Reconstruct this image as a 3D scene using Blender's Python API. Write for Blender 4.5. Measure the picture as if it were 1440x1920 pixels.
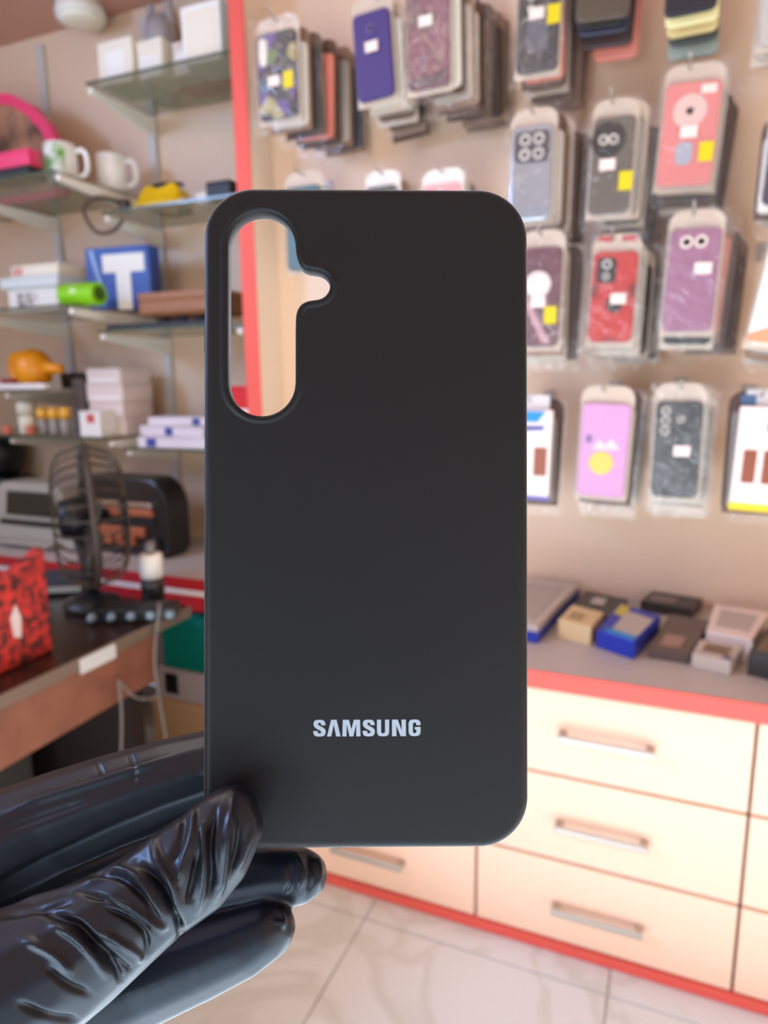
import bpy, bmesh, math, random
import numpy as np
from mathutils import Vector, Matrix
random.seed(7)
for o in list(bpy.data.objects):
    bpy.data.objects.remove(o)
SC = bpy.context.scene
C = SC.collection

# ------------------------------------------------------------------ camera
F = 1300.0                                     # focal length in pixels of the 1440x1920 frame
CAM = np.array([0.0, 0.0, 1.0])                # a seated person's eye height, low counter in front
dY = np.array([560.0, -258.0, F]); dY /= np.linalg.norm(dY)
up = -np.array([105.0, 6440.0, F]); up -= up.dot(dY) * dY; up /= np.linalg.norm(up)
dX = np.cross(dY, up); dX /= np.linalg.norm(dX)
if dX[0] < 0: dX = -dX
R = np.array([dX, dY, up])                     # world axes written in camera axes (right, down, forward)
cam_d = bpy.data.cameras.new('camera'); cam = bpy.data.objects.new('camera', cam_d); C.objects.link(cam)
cam_d.sensor_fit = 'HORIZONTAL'; cam_d.sensor_width = 36.0; cam_d.lens = F / 1440 * 36
cam_d.clip_start = 0.01; cam_d.clip_end = 50
M = Matrix.Identity(4)
for i in range(3):
    M[i][0] = R[i][0]; M[i][1] = -R[i][1]; M[i][2] = -R[i][2]; M[i][3] = CAM[i]
cam.matrix_world = M
cam_d.dof.use_dof = True; cam_d.dof.focus_distance = 0.172; cam_d.dof.aperture_fstop = 19.0
SC.camera = cam
SC.cycles.use_denoising = True

# ------------------------------------------------------------------ light and exposure
SC.view_settings.view_transform = 'Standard'; SC.view_settings.look = 'None'
SC.view_settings.gamma = 1.0; SC.view_settings.use_curve_mapping = False
SC.view_settings.exposure = 0.24
w = bpy.data.worlds.new('sky'); SC.world = w; w.use_nodes = True
bg = w.node_tree.nodes['Background']; bg.inputs[0].default_value = (0.62, 0.78, 1.0, 1); bg.inputs[1].default_value = 0.6

def area(name, loc, target, sx, sy, power, col):
    l = bpy.data.lights.new(name, 'AREA'); l.shape = 'RECTANGLE'; l.size = sx; l.size_y = sy
    l.energy = power; l.color = col
    o = bpy.data.objects.new(name, l); C.objects.link(o); o.location = loc
    d = Vector(target) - Vector(loc); o.rotation_euler = d.to_track_quat('-Z', 'Y').to_euler()
    return o
# late sun and daylight coming in through the open shop front behind the photographer
sun_d = bpy.data.lights.new('sun', 'SUN'); sun_d.energy = 21.0; sun_d.angle = math.radians(1.5); sun_d.color = (0.86, 1.0, 1.17)
sun = bpy.data.objects.new('sun', sun_d); C.objects.link(sun)
sun.rotation_euler = Vector((0.32, 1.0, -0.66)).to_track_quat('-Z', 'Y').to_euler()
sf = area('shop_front_daylight', (-0.85, -2.25, 0.6), (0.4, 1.5, 0.35), 1.0, 0.9, 7.5, (0.90, 0.99, 1.05)); sf.data.spread = math.radians(105)
area('side_window_daylight', (-2.33, -0.3, 1.68), (-0.1, 0.15, 1.0), 0.9, 0.55, 54, (0.34, 0.55, 1.0))
area('warm_left_fill', (-0.9, 0.55, 1.97), (-0.9, 0.55, 0), 0.9, 0.25, 4.5, (1.0, 0.84, 0.70))  # unseen overhead fill, added to warm the left shelves and desk

# ------------------------------------------------------------------ helpers
def ray(px, py): return R @ np.array([(px - 720) / F, (py - 960) / F, 1.0])
def PY(px, py, Y): r = ray(px, py); return Vector(CAM + r * (Y - CAM[1]) / r[1])
def PZ(px, py, Z): r = ray(px, py); return Vector(CAM + r * (Z - CAM[2]) / r[2])
def PX(px, py, X): r = ray(px, py); return Vector(CAM + r * (X - CAM[0]) / r[0])
def PD(px, py, d): return Vector(CAM + ray(px, py) * d)
def lin(c):
    return tuple(((v / 255) / 12.92 if v / 255 <= 0.04045 else ((v / 255 + 0.055) / 1.055) ** 2.4) for v in c)
MATS = {}
def mat(name, rgb, rough=0.5, metal=0.0, spec=0.5, alpha=1.0, coat=0.0, bump=None, var=None, trans=0.0):
    """rgb in 0..255 sRGB; bump = (scale, strength); var = (rgb2, scale, contrast)"""
    if name in MATS: return MATS[name]
    m = bpy.data.materials.new(name); m.use_nodes = True; n = m.node_tree.nodes; l = m.node_tree.links
    b = n['Principled BSDF']; b.inputs['Base Color'].default_value = (*lin(rgb), 1)
    b.inputs['Roughness'].default_value = rough; b.inputs['Metallic'].default_value = metal
    b.inputs['Specular IOR Level'].default_value = spec; b.inputs['Alpha'].default_value = alpha
    b.inputs['Coat Weight'].default_value = coat; b.inputs['Transmission Weight'].default_value = trans
    tc = n.new('ShaderNodeTexCoord')
    if var:
        t = n.new('ShaderNodeTexNoise'); t.inputs['Scale'].default_value = var[1]; t.inputs['Detail'].default_value = 4
        r = n.new('ShaderNodeValToRGB'); k = var[2]
        r.color_ramp.elements[0].position = 0.5 - k; r.color_ramp.elements[1].position = 0.5 + k
        r.color_ramp.elements[0].color = (*lin(rgb), 1); r.color_ramp.elements[1].color = (*lin(var[0]), 1)
        l.new(tc.outputs['Object'], t.inputs['Vector']); l.new(t.outputs['Fac'], r.inputs['Fac']); l.new(r.outputs['Color'], b.inputs['Base Color'])
    if bump:
        t = n.new('ShaderNodeTexNoise'); t.inputs['Scale'].default_value = bump[0]; t.inputs['Detail'].default_value = 3
        bp = n.new('ShaderNodeBump'); bp.inputs['Strength'].default_value = bump[1]; bp.inputs['Distance'].default_value = 0.002
        l.new(tc.outputs['Object'], t.inputs['Vector']); l.new(t.outputs['Fac'], bp.inputs['Height']); l.new(bp.outputs['Normal'], b.inputs['Normal'])
    MATS[name] = m
    return m
def col(rgb, rough=0.5, **k): return mat('plain_%d_%d_%d_%d' % (*rgb, int(rough * 100)), rgb, rough, **k)

def mesh_obj(name, me, m=None, parent=None, loc=None):
    o = bpy.data.objects.new(name, me); C.objects.link(o)
    if m and not me.materials: me.materials.append(m)
    if parent: o.parent = parent
    if loc is not None: o.location = loc
    return o
def obj(name, bm, m, parent=None, loc=None, smooth=False):
    me = bpy.data.meshes.new(name); bmesh.ops.recalc_face_normals(bm, faces=bm.faces); bm.to_mesh(me); bm.free()
    if smooth:
        for p in me.polygons: p.use_smooth = True
    return mesh_obj(name, me, m, parent, loc)
def tag(o, label, cat, group=None, kind=None):
    o['label'] = label; o['category'] = cat
    if group: o['group'] = group
    if kind: o['kind'] = kind
    return o
def thing(name, label, cat, loc=(0, 0, 0), rot=(0, 0, 0), group=None):
    o = bpy.data.objects.new(name, None); o.empty_display_size = 0.02; C.objects.link(o)
    o.location = loc; o.rotation_euler = rot
    return tag(o, label, cat, group)
def struct(o): o['kind'] = 'structure'; return o

def bx(bm, x0, x1, y0, y1, z0, z1, bev=0.0, seg=1):
    r = bmesh.ops.create_cube(bm, size=1.0); vs = r['verts']
    for v in vs:
        v.co = Vector(((x0 + x1) / 2 + v.co.x * (x1 - x0), (y0 + y1) / 2 + v.co.y * (y1 - y0), (z0 + z1) / 2 + v.co.z * (z1 - z0)))
    if bev > 0:
        es = list({e for v in vs for e in v.link_edges})
        bmesh.ops.bevel(bm, geom=es, offset=bev, segments=seg, affect='EDGES', profile=0.5)
    return bm
def box(x0, x1, y0, y1, z0, z1, bev=0.0, seg=1): return bx(bmesh.new(), x0, x1, y0, y1, z0, z1, bev, seg)
def rrect(wd, ht, r, n=6):
    """rounded rectangle outline centred on 0, counter-clockwise"""
    pts = []
    for cx, cy, a0 in ((wd/2-r, ht/2-r, 0), (-wd/2+r, ht/2-r, 90), (-wd/2+r, -ht/2+r, 180), (wd/2-r, -ht/2+r, 270)):
        for k in range(n + 1):
            a = math.radians(a0 + 90 * k / n); pts.append((cx + r * math.cos(a), cy + r * math.sin(a)))
    return pts
def prism(pts, d0, d1, axis='Y', bev=0.0):
    """extrude a 2D outline from d0 to d1; outline lies in XZ (axis Y), XY (axis Z) or YZ (axis X)"""
    bm = bmesh.new()
    def P(p, d): return {'Y': (p[0], d, p[1]), 'Z': (p[0], p[1], d), 'X': (d, p[0], p[1])}[axis]
    a = [bm.verts.new(P(p, d0)) for p in pts]; b = [bm.verts.new(P(p, d1)) for p in pts]
    n = len(pts)
    bm.faces.new(a); bm.faces.new(list(reversed(b)))
    for i in range(n): bm.faces.new((a[i], b[i], b[(i + 1) % n], a[(i + 1) % n]))
    bmesh.ops.recalc_face_normals(bm, faces=bm.faces)
    if bev > 0:
        es = [e for e in bm.edges if len({v.co[{'Y': 1, 'Z': 2, 'X': 0}[axis]] for v in e.verts}) == 1]
        bmesh.ops.bevel(bm, geom=es, offset=bev, segments=2, affect='EDGES', profile=0.5)
    return bm
def lathe(prof, n=24, bm=None, M4=None):
    """revolve (radius, z) pairs about z"""
    bm = bm or bmesh.new(); rings = []
    for r, z in prof:
        ring = []
        for k in range(n):
            a = 2 * math.pi * k / n; v = Vector((r * math.cos(a), r * math.sin(a), z))
            ring.append(bm.verts.new(M4 @ v if M4 else v))
        rings.append(ring)
    for a, b in zip(rings, rings[1:]):
        for k in range(n): bm.faces.new((a[k], a[(k + 1) % n], b[(k + 1) % n], b[k]))
    bm.faces.new(rings[0][::-1]); bm.faces.new(rings[-1])
    return bm
def tube(pts, r, n=8, bm=None, closed=False):
    bm = bm or bmesh.new(); pts = [Vector(p) for p in pts]; N = len(pts); rings = []
    nrm = None
    for i in range(N):
        a = pts[i - 1] if (i > 0 or closed) else pts[i]; b = pts[(i + 1) % N] if (i < N - 1 or closed) else pts[i]
        t = (b - a).normalized()
        if nrm is None: nrm = t.orthogonal().normalized()
        nrm = (nrm - nrm.dot(t) * t).normalized(); bi = t.cross(nrm)
        rr = r[i] if isinstance(r, (list, tuple)) else r
        rings.append([bm.verts.new(pts[i] + rr * (math.cos(2*math.pi*k/n) * nrm + math.sin(2*math.pi*k/n) * bi)) for k in range(n)])
    prs = list(zip(rings, rings[1:])) + ([(rings[-1], rings[0])] if closed else [])
    for a, b in prs:
        for k in range(n): bm.faces.new((a[k], a[(k + 1) % n], b[(k + 1) % n], b[k]))
    if not closed: bm.faces.new(rings[0][::-1]); bm.faces.new(rings[-1])
    return bm
def spline(pts, n=8):
    """Catmull-Rom through the points"""
    P = [Vector(p) for p in pts]; P = [2*P[0]-P[1]] + P + [2*P[-1]-P[-2]]; out = []
    for i in range(1, len(P) - 2):
        for k in range(n):
            t = k / n; a, b, c, d = P[i-1], P[i], P[i+1], P[i+2]
            out.append(0.5 * ((2*b) + (c-a)*t + (2*a-5*b+4*c-d)*t*t + (3*b-a-3*c+d)*t**3))
    out.append(P[-2]); return out

# ------------------------------------------------------------------ shared materials
LAM = mat('peach_laminate', (244, 204, 176), 0.55, spec=0.22)
LAMW = mat('wall_laminate', (230, 198, 168), 0.42, bump=(6, 0.05))
SHW = mat('shaded_wall_laminate', (222, 191, 160), 0.45, bump=(6, 0.05))  # same laminate as the pegged wall, its shade put into a darker colour
REDB = mat('red_edge_band', (228, 96, 84), 0.5, spec=0.2)
GREYT = mat('grey_counter_laminate', (194, 184, 176), 0.4, spec=0.3)
CEIL = mat('pink_ceiling_paint', (196, 146, 126), 0.6)
DARKGAP = mat('cabinet_carcass', (120, 84, 62), 0.7)
STEEL = mat('brushed_steel', (186, 176, 166), 0.5, metal=0.7)
WHITEM = mat('white_powder_coat', (232, 226, 212), 0.4)
GLASS = mat('shelf_glass', (150, 152, 122), 0.06, alpha=0.42)
GLASSE = mat('shelf_glass_edge', (72, 84, 66), 0.2)
BAG = bpy.data.materials.new('clear_plastic_bag'); BAG.use_nodes = True
n, l = BAG.node_tree.nodes, BAG.node_tree.links; n.clear()
ou = n.new('ShaderNodeOutputMaterial'); tr = n.new('ShaderNodeBsdfTransparent'); gs = n.new('ShaderNodeBsdfGlossy'); df = n.new('ShaderNodeBsdfDiffuse')
gs.inputs['Roughness'].default_value = 0.07; df.inputs['Color'].default_value = (0.75, 0.7, 0.66, 1)
m1 = n.new('ShaderNodeMixShader'); m1.inputs[0].default_value = 0.022; m2 = n.new('ShaderNodeMixShader'); m2.inputs[0].default_value = 0.025
tx = n.new('ShaderNodeTexNoise'); tx.inputs['Scale'].default_value = 28; tx.inputs['Distortion'].default_value = 1.5; bp = n.new('ShaderNodeBump'); bp.inputs['Distance'].default_value = 0.006; bp.inputs['Strength'].default_value = 1.0
tc = n.new('ShaderNodeTexCoord'); l.new(tc.outputs['Object'], tx.inputs['Vector']); l.new(tx.outputs['Fac'], bp.inputs['Height']); l.new(bp.outputs['Normal'], gs.inputs['Normal'])
l.new(tr.outputs[0], m1.inputs[1]); l.new(gs.outputs[0], m1.inputs[2]); l.new(m1.outputs[0], m2.inputs[1]); l.new(df.outputs[0], m2.inputs[2]); l.new(m2.outputs[0], ou.inputs[0])
CARD = mat('cream_backing_card', (206, 186, 166), 0.5)
BLACKP = mat('black_plastic', (22, 22, 23), 0.4)
WHITEP = mat('white_paper', (240, 232, 224), 0.55)
YEL = mat('yellow_sticker', (226, 200, 8), 0.5)
STK = mat('pale_price_sticker', (244, 222, 210), 0.5)

# ------------------------------------------------------------------ the room
WY, SY, CZ = 1.515, 1.70, 2.0                       # pegged wall, shelf wall, ceiling
XL, XR, YF = -2.35, 1.75, -2.3
# floor slab and marble tiles
fl = struct(obj('floor', box(XL, XR, YF, SY, -0.06, -0.004), mat('tile_grout', (176, 170, 160), 0.8)))
mt = bpy.data.materials.new('white_marble_tile'); mt.use_nodes = True
n, l = mt.node_tree.nodes, mt.node_tree.links; b = n['Principled BSDF']; b.inputs['Roughness'].default_value = 0.4; b.inputs['Specular IOR Level'].default_value = 0.25
ge = n.new('ShaderNodeNewGeometry')
nz = n.new('ShaderNodeTexNoise'); nz.inputs['Scale'].default_value = 3.2; nz.inputs['Detail'].default_value = 5; nz.inputs['Distortion'].default_value = 1.6
rp = n.new('ShaderNodeValToRGB'); e = rp.color_ramp.elements
e[0].position = 0.44; e[0].color = (*lin((222, 229, 228)), 1); e[1].position = 0.56; e[1].color = (*lin((223, 230, 229)), 1)
x = e.new(0.495); x.color = (*lin((210, 215, 210)), 1)
l.new(ge.outputs['Position'], nz.inputs['Vector']); l.new(nz.outputs['Fac'], rp.inputs['Fac']); l.new(rp.outputs['Color'], b.inputs['Base Color'])
TS = 0.438
tb = box(-TS/2 + 0.0012, TS/2 - 0.0012, -TS/2 + 0.0012, TS/2 - 0.0012, -0.004, 0.0, 0.0006)
tme = bpy.data.meshes.new('tile'); tb.to_mesh(tme); tb.free(); tme.materials.append(mt)
for i in range(-5, 5):
    for j in range(-7, 2):
        cx, cy = -0.05 - TS/2 + i * TS, 1.03 + TS/2 + j * TS
        if cx < XL + TS/2 or cx > XR - TS/2 + .1 or cy > SY - TS/2 + .05 or cy < YF + .1: continue
        mesh_obj('tile', tme, None, fl, (cx, cy, 0))
struct(obj('ceiling', box(XL, XR, YF, SY + 0.1, CZ, CZ + 0.05), CEIL))
PXL = -0.915                                        # right face of the dividing panel
pw = struct(obj('wall_back', box(PXL - 0.036, XR, WY, WY + 0.05, 0, CZ), LAMW))
struct(obj('wall_shelves', box(XL, PXL - 0.03, SY, SY + 0.05, 0, CZ), SHW))
struct(obj('wall_left', box(XL - 0.05, XL, YF, SY + 0.05, 0, CZ), SHW))
struct(obj('wall_right', box(XR, XR + 0.05, YF, SY, 0, CZ), LAMW))
fw = struct(obj('wall_front_blocker', box(XL, -1.45, YF - 0.05, YF, 0, CZ), SHW))  # unseen wall piece, added to keep the left side darker
# dividing panel between shelves and pegged wall, red front edge
dp = bpy.data.objects.new('trim_1', None); C.objects.link(dp); struct(dp); dp['label'] = 'tall dividing panel with red front edge between shelves and case wall'
obj('panel', box(PXL - 0.036, PXL, 1.418, SY, 0, CZ), mat('cream_panel', (240, 220, 196), 0.4), dp)
obj('red_edge', box(PXL - 0.037, PXL + 0.001, 1.414, 1.418, 0, CZ), REDB, dp)
# ceiling lamp, switched off
p = PZ(150, 8, CZ)
t = thing('ceiling_lamp', 'round white surface lamp on the pink ceiling', 'lamp', (p.x, p.y, CZ - 0.045))
obj('housing', lathe([(0.062, 0.045), (0.066, 0.02), (0.064, 0.006)], 32), WHITEM, t, smooth=True)
obj('diffuser', lathe([(0.058, 0.008), (0.05, 0.0), (0.02, -0.003)], 32), mat('lamp_diffuser', (246, 238, 214), 0.5), t, smooth=True)

# ------------------------------------------------------------------ drawer cabinets and counter
CT = 0.529
def cabinet(x0, x1, label):
    t = thing('drawer_cabinet', label, 'cabinet', ((x0 + x1) / 2, 1.10, 0), group='drawer cabinets under the counter')
    wd = (x1 - x0)
    obj('body', box(-wd/2, wd/2, 0.004, 0.41, 0.022, 0.499), DARKGAP, t)
    for z0, z1 in ((0.024, 0.178), (0.183, 0.337), (0.342, 0.496)):
        d = obj('drawer', box(-wd/2 + 0.0025, wd/2 - 0.0025, -0.012, 0.004, z0, z1, 0.001), LAM, t)
        zc = z0 + (z1 - z0) * 0.46 + (0.006 if z0 > 0.3 else 0)
        bm = bmesh.new()
        pts = [(-0.072, -0.012, zc), (-0.072, -0.03, zc), (-0.064, -0.036, zc), (0.064, -0.036, zc), (0.072, -0.03, zc), (0.072, -0.012, zc)]
        h = obj('handle', box(-0.075, 0.075, -0.036, -0.029, zc - 0.006, zc + 0.006, 0.0025, 2), STEEL, d)
        for s in (-1, 1):
            obj('handle_post', box(s*0.068 - 0.006, s*0.068 + 0.006, -0.031, -0.012, zc - 0.005, zc + 0.005, 0.001), STEEL, d)
        bm.free()
    return t
for x0, x1, lb in ((-0.715, -0.29, 'peach drawer cabinet second from right, lower handle showing under the held case'),
                   (-0.29, 0.135, 'peach three drawer cabinet right of the held case, all handles in view'),
                   (0.135, 0.56, 'peach drawer cabinet cut off by the right picture edge')):
    cabinet(x0, x1, lb)
t = thing('plinth', 'red plinth strip along the floor under the drawer cabinets', 'plinth', (0, 1.09, 0))
obj('plinth_strip', box(-0.72, 0.9, -0.006, 0.4, 0.0005, 0.0215, 0.001), REDB, t)
t = thing('countertop', 'grey counter top with a wide red front edge below the hanging cases', 'countertop', (0, 1.07, 0.5))
obj('slab', box(-0.73, 0.9, 0.004, 0.444, 0, CT - 0.5), GREYT, t)
obj('red_edge', box(-0.73, 0.9, 0, 0.004, -0.002, CT - 0.5, 0.001), REDB, t)
# left counter below the shelves
t = thing('side_counter', 'grey counter below the glass shelves with double red front edge', 'countertop', (-1.64, 1.30, 0.44))
obj('slab', box(-0.70, 0.68, 0.004, 0.398, 0.06, 0.09), GREYT, t)
obj('red_edge', box(-0.70, 0.68, 0, 0.004, 0.062, 0.09), mat('deep_red_edge', (190, 40, 48), 0.4), t)
obj('white_strip', box(-0.70, 0.68, 0.001, 0.02, 0.048, 0.062), WHITEP, t)
obj('lower_red_edge', box(-0.70, 0.68, 0, 0.02, 0.01, 0.048), mat('deep_red_edge', (190, 40, 48), 0.4), t)

# ------------------------------------------------------------------ uprights, brackets, glass shelves
def bracket(par, z, y_tip, dx=0.0):
    bm = prism([(y_tip, z - 0.004), (y_tip, z - 0.016), (y_tip + 0.02, z - 0.02), (SY - 0.012, z - 0.05), (SY - 0.012, z - 0.004)], -0.007 + dx, 0.007 + dx, 'X', 0.0015)
    for v in bm.verts: v.co.y -= SY
    return obj('bracket', bm, WHITEM, par)
def upright(x, label, brs):
    t = thing('shelf_upright', label, 'shelf upright', (x, SY, 0), group='slotted uprights behind the glass shelves')
    obj('rail', box(-0.012, 0.012, -0.014, 0, 0.62, CZ - 0.03, 0.001), mat('grey_rail', (196, 190, 184), 0.4), t)
    for z, yt, dx in brs: bracket(t, z, yt, dx)
upright(-1.41, 'slotted upright in the middle of the shelf wall with white brackets', [(1.72, 1.459, 0.01), (1.497, 1.353, -0.012), (1.424, 1.48, 0.01), (1.185, 1.354, -0.012), (1.125, 1.43, 0.01), (0.815, 1.49, 0.01), (0.843, 1.45, -0.012)])
upright(-1.80, 'slotted upright near the left picture edge with white brackets', [(1.497, 1.40, 0), (1.185, 1.40, 0), (0.974, 1.45, 0), (0.843, 1.45, 0)])
upright(-0.975, 'slotted upright close beside the red-edged dividing panel', [(1.72, 1.459, 0), (1.424, 1.48, 0), (1.125, 1.43, 0), (0.815, 1.49, 0)])
def shelf(x0, x1, y0, z, label):
    t = thing('glass_shelf', label, 'shelf', ((x0 + x1) / 2, y0, z - 0.003), group='glass shelves on brackets')
    wd = x1 - x0
    obj('pane', box(-wd/2, wd/2, 0.002, SY - 0.02 - y0, 0, 0.006), GLASS, t)
    obj('ground_edge', box(-wd/2, wd/2, 0, 0.002, 0, 0.006), GLASSE, t)
shelf(-1.405, -0.953, 1.452, 1.724, 'glass shelf near the ceiling carrying white boxes')
shelf(-2.3, -1.425, 1.345, 1.501, 'glass shelf carrying the pink photo frame and the mugs')
shelf(-1.405, -0.953, 1.47, 1.428, 'glass shelf carrying the yellow packet')
shelf(-2.3, -1.425, 1.345, 1.189, 'glass shelf carrying white cartons and the green roll')
shelf(-1.405, -0.953, 1.42, 1.129, 'glass shelf carrying the brown box')
shelf(-2.3, -1.62, 1.44, 0.978, 'short glass shelf carrying the orange toy')
shelf(-2.3, -1.425, 1.44, 0.847, 'lowest glass shelf at left carrying yellow topped bottles')
shelf(-1.405, -0.953, 1.48, 0.819, 'lowest glass shelf at right carrying blue and white packets')

def carton(name, label, cat, x0, x1, y0, y1, z0, z1, m, rz=0.0, group=None, bev=0.002, panel=None):
    """box-shaped packet with a raised flap line and optional printed panel part"""
    t = thing(name, label, cat, ((x0 + x1) / 2, (y0 + y1) / 2, z0), (0, 0, rz), group)
    a, bb, h = (x1 - x0) / 2, (y1 - y0) / 2, z1 - z0
    obj('body', box(-a, a, -bb, bb, 0, h * 0.86, bev, 2), m, t)
    obj('lid', box(-a - 0.0008, a + 0.0008, -bb - 0.0008, bb + 0.0008, h * 0.86, h, bev, 2), m, t)
    if panel:
        u0, u1, v0, v1, pm = panel
        obj('printed_panel', box(-a + u0 * 2 * a, -a + u1 * 2 * a, -bb - 0.0016, -bb, h * v0, h * v1), pm, t)
    return t
Z_A, Z_BL, Z_BR, Z_CL, Z_CR, Z_D, Z_EL, Z_ER = 1.7275, 1.5045, 1.4315, 1.1925, 1.1325, 0.9815, 0.8505, 0.8225
CREAM = mat('cream_carton', (236, 226, 204), 0.5); WCART = mat('white_carton', (240, 236, 226), 0.5)
# top shelf
carton('carton', 'large cream box at the left end of the top shelf', 'box', -1.395, -1.287, 1.49, 1.60, Z_A, Z_A + 0.098, CREAM, panel=(0.25, 0.8, 0.1, 0.75, WCART))
carton('carton', 'small cream box beside the large one on the top shelf', 'box', -1.280, -1.205, 1.50, 1.58, Z_A, Z_A + 0.085, CREAM, panel=(0.1, 0.9, 0.1, 0.6, WCART))
carton('carton', 'small pale pink box in the middle of the top shelf', 'box', -1.190, -1.142, 1.52, 1.58, Z_A, Z_A + 0.075, mat('pale_pink_carton', (222, 204, 190), 0.5), panel=(0.2, 0.8, 0.2, 0.7, WCART))
carton('carton', 'tall white box at the right end of the top shelf beside the red edge', 'box', -1.128, -1.02, 1.48, 1.58, Z_A, Z_A + 0.122, WCART, panel=(0.1, 0.9, 0.1, 0.9, CREAM))
t = thing('glass_ornament', 'silvery clear ornament standing behind the cream boxes on the top shelf', 'ornament', (-1.315, 1.64, Z_A))
SILV = mat('silvery_glass', (190, 188, 190), 0.15, metal=0.3)
obj('stem', lathe([(0.035, 0), (0.03, 0.012), (0.012, 0.03), (0.012, 0.08), (0.02, 0.09)], 20), SILV, t, smooth=True)
obj('bowl', lathe([(0.015, 0.09), (0.036, 0.12), (0.042, 0.16), (0.034, 0.2), (0.03, 0.2)], 20), SILV, t, smooth=True)
for k, s in enumerate((-1, 1)): obj('ear', lathe([(0.006, 0.16), (0.012, 0.2), (0.01, 0.235), (0.003, 0.245)], 12, M4=Matrix.Translation((s * 0.03, 0, 0))), SILV, t, smooth=True)
t = thing('red_box', 'flat red box lying at the back of the top glass shelf', 'box', (-1.13, 1.62, Z_A))
obj('body', box(-0.10, 0.09, -0.03, 0.04, 0, 0.018, 0.002, 2), mat('red_card', (200, 50, 52), 0.5), t)
obj('lid', box(-0.101, 0.091, -0.031, 0.041, 0.018, 0.026, 0.002, 2), mat('red_card', (200, 50, 52), 0.5), t)

# photo frame and things beside it
PINK = mat('hot_pink_frame', (236, 62, 110), 0.4)
t = thing('photo_frame', 'pink arched photo frame with a brown picture', 'photo frame', (-1.815, 1.56, Z_BL))
outer = [(-0.21, 0.0), (0.20, 0.0), (0.215, 0.05), (0.20, 0.115), (0.168, 0.175), (0.115, 0.225), (0.045, 0.262), (-0.03, 0.275), (-0.12, 0.25), (-0.19, 0.17), (-0.22, 0.08)]
outer = [(x * 1.06, z * 1.08) for x, z in outer]
inner = [(x * 0.83, 0.018 + z * 0.84) for x, z in outer]
bm = bmesh.new()
for d in (0,):
    A = [[bm.verts.new((x, y, z)) for x, z in o_] for o_, y in ((outer, -0.02), (inner, -0.02), (inner, 0.0), (outer, 0.004))]
    for q in range(4):
        a, b2 = A[q], A[(q + 1) % 4]
        for k in range(len(outer)): bm.faces.new((a[k], a[(k+1) % len(outer)], b2[(k+1) % len(outer)], b2[k]))
obj('frame', bm, PINK, t)
obj('picture', prism(inner, -0.012, -0.002), mat('brown_photo', (58, 34, 26), 0.4, var=((196, 142, 108), 9, 0.16)), t)
obj('foot', box(-0.06, 0.06, -0.002, 0.05, 0.0, 0.02, 0.003), PINK, t)
carton('carton', 'small hot pink box in front of the photo frame', 'box', -1.66, -1.535, 1.375, 1.41, Z_BL + 0.028, Z_BL + 0.07, PINK)
carton('carton', 'flat black box under the pink box by the mugs', 'box', -1.68, -1.53, 1.365, 1.425, Z_BL, Z_BL + 0.0275, mat('black_card', (30, 28, 30), 0.5))
def mug(label, loc, rz, wrap=None):
    t = thing('mug', label, 'mug', loc, (0, 0, rz), 'mugs on the glass shelf')
    obj('cup', lathe([(0.034, 0), (0.039, 0.004), (0.040, 0.05), (0.040, 0.095), (0.037, 0.097), (0.036, 0.09), (0.035, 0.01), (0.0, 0.008)], 32), mat('white_ceramic', (242, 238, 230), 0.2), t, smooth=True)
    hp = [(0.038, 0, 0.08), (0.058, 0, 0.082), (0.068, 0, 0.066), (0.068, 0, 0.036), (0.056, 0, 0.02), (0.038, 0, 0.02)]
    obj('handle', tube(spline(hp, 5), 0.0065, 8), mat('white_ceramic', (242, 238, 230), 0.2), t, smooth=True)
    if wrap:
        bm = bmesh.new(); rs = []
        for k in range(21):
            a = math.radians(140 + 170 * k / 20)
            rs.append([bm.verts.new((r_ * math.cos(a), r_ * math.sin(a), z)) for r_, z in ((0.0404, 0.01), (0.0409, 0.01), (0.0409, 0.09), (0.0404, 0.09))])
        for a, b2 in zip(rs, rs[1:]):
            for q in range(4): bm.faces.new((a[q], a[(q+1) % 4], b2[(q+1) % 4], b2[q]))
        obj('printed_wrap', bm, wrap, t, smooth=False)
mug('white mug with a green photo print beside the pink frame', (-1.517, 1.46, Z_BL), 0.35, mat('green_photo_print', (78, 150, 40), 0.35, var=((226, 226, 216), 26, 0.1)))
mug('plain white mug at the right end of the mug shelf', (-1.468, 1.585, Z_BL), 0.3)
# right shelf with the yellow packet
def blob_packet(name, label, cat, c, sx, sy, sz, m, rz=0, seal=True):
    """soft pouch: pillow body with two flat sealed ends"""
    t = thing(name, label, cat, c, (0, 0, rz))
    bm = bmesh.new(); N, K = 10, 8; top = {}
    for i in range(N + 1):
        for j in range(K + 1):
            u, v = i / N * 2 - 1, j / K * 2 - 1
            hgt = max(0.0, (1 - u ** 4) * (1 - v ** 4)) ** 0.4 * (0.85 + 0.15 * math.sin(5 * u + 3 * v))
            top[i, j, 1] = bm.verts.new((u * sx / 2, v * sy / 2, sz * (0.15 + 0.85 * hgt)))
            top[i, j, 0] = bm.verts.new((u * sx / 2, v * sy / 2, sz * 0.15 * (1 - hgt)))
    for i in range(N):
        for j in range(K):
            for s in (0, 1):
                bm.faces.new((top[i, j, s], top[i+1, j, s], top[i+1, j+1, s], top[i, j+1, s]))
    for i in range(N):
        for j in (0, K): bm.faces.new((top[i, j, 0], top[i+1, j, 0], top[i+1, j, 1], top[i, j, 1]))
    for j in range(K):
        for i in (0, N): bm.faces.new((top[i, j, 0], top[i, j+1, 0], top[i, j+1, 1], top[i, j, 1]))
    obj('pouch', bm, m, t, smooth=True)
    if seal:
        for s in (-1, 1): obj('sealed_end', box(s*sx/2 - 0.006, s*sx/2 + 0.006, -sy*0.46, sy*0.46, sz*0.06, sz*0.16), m, t)
    return t
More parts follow.
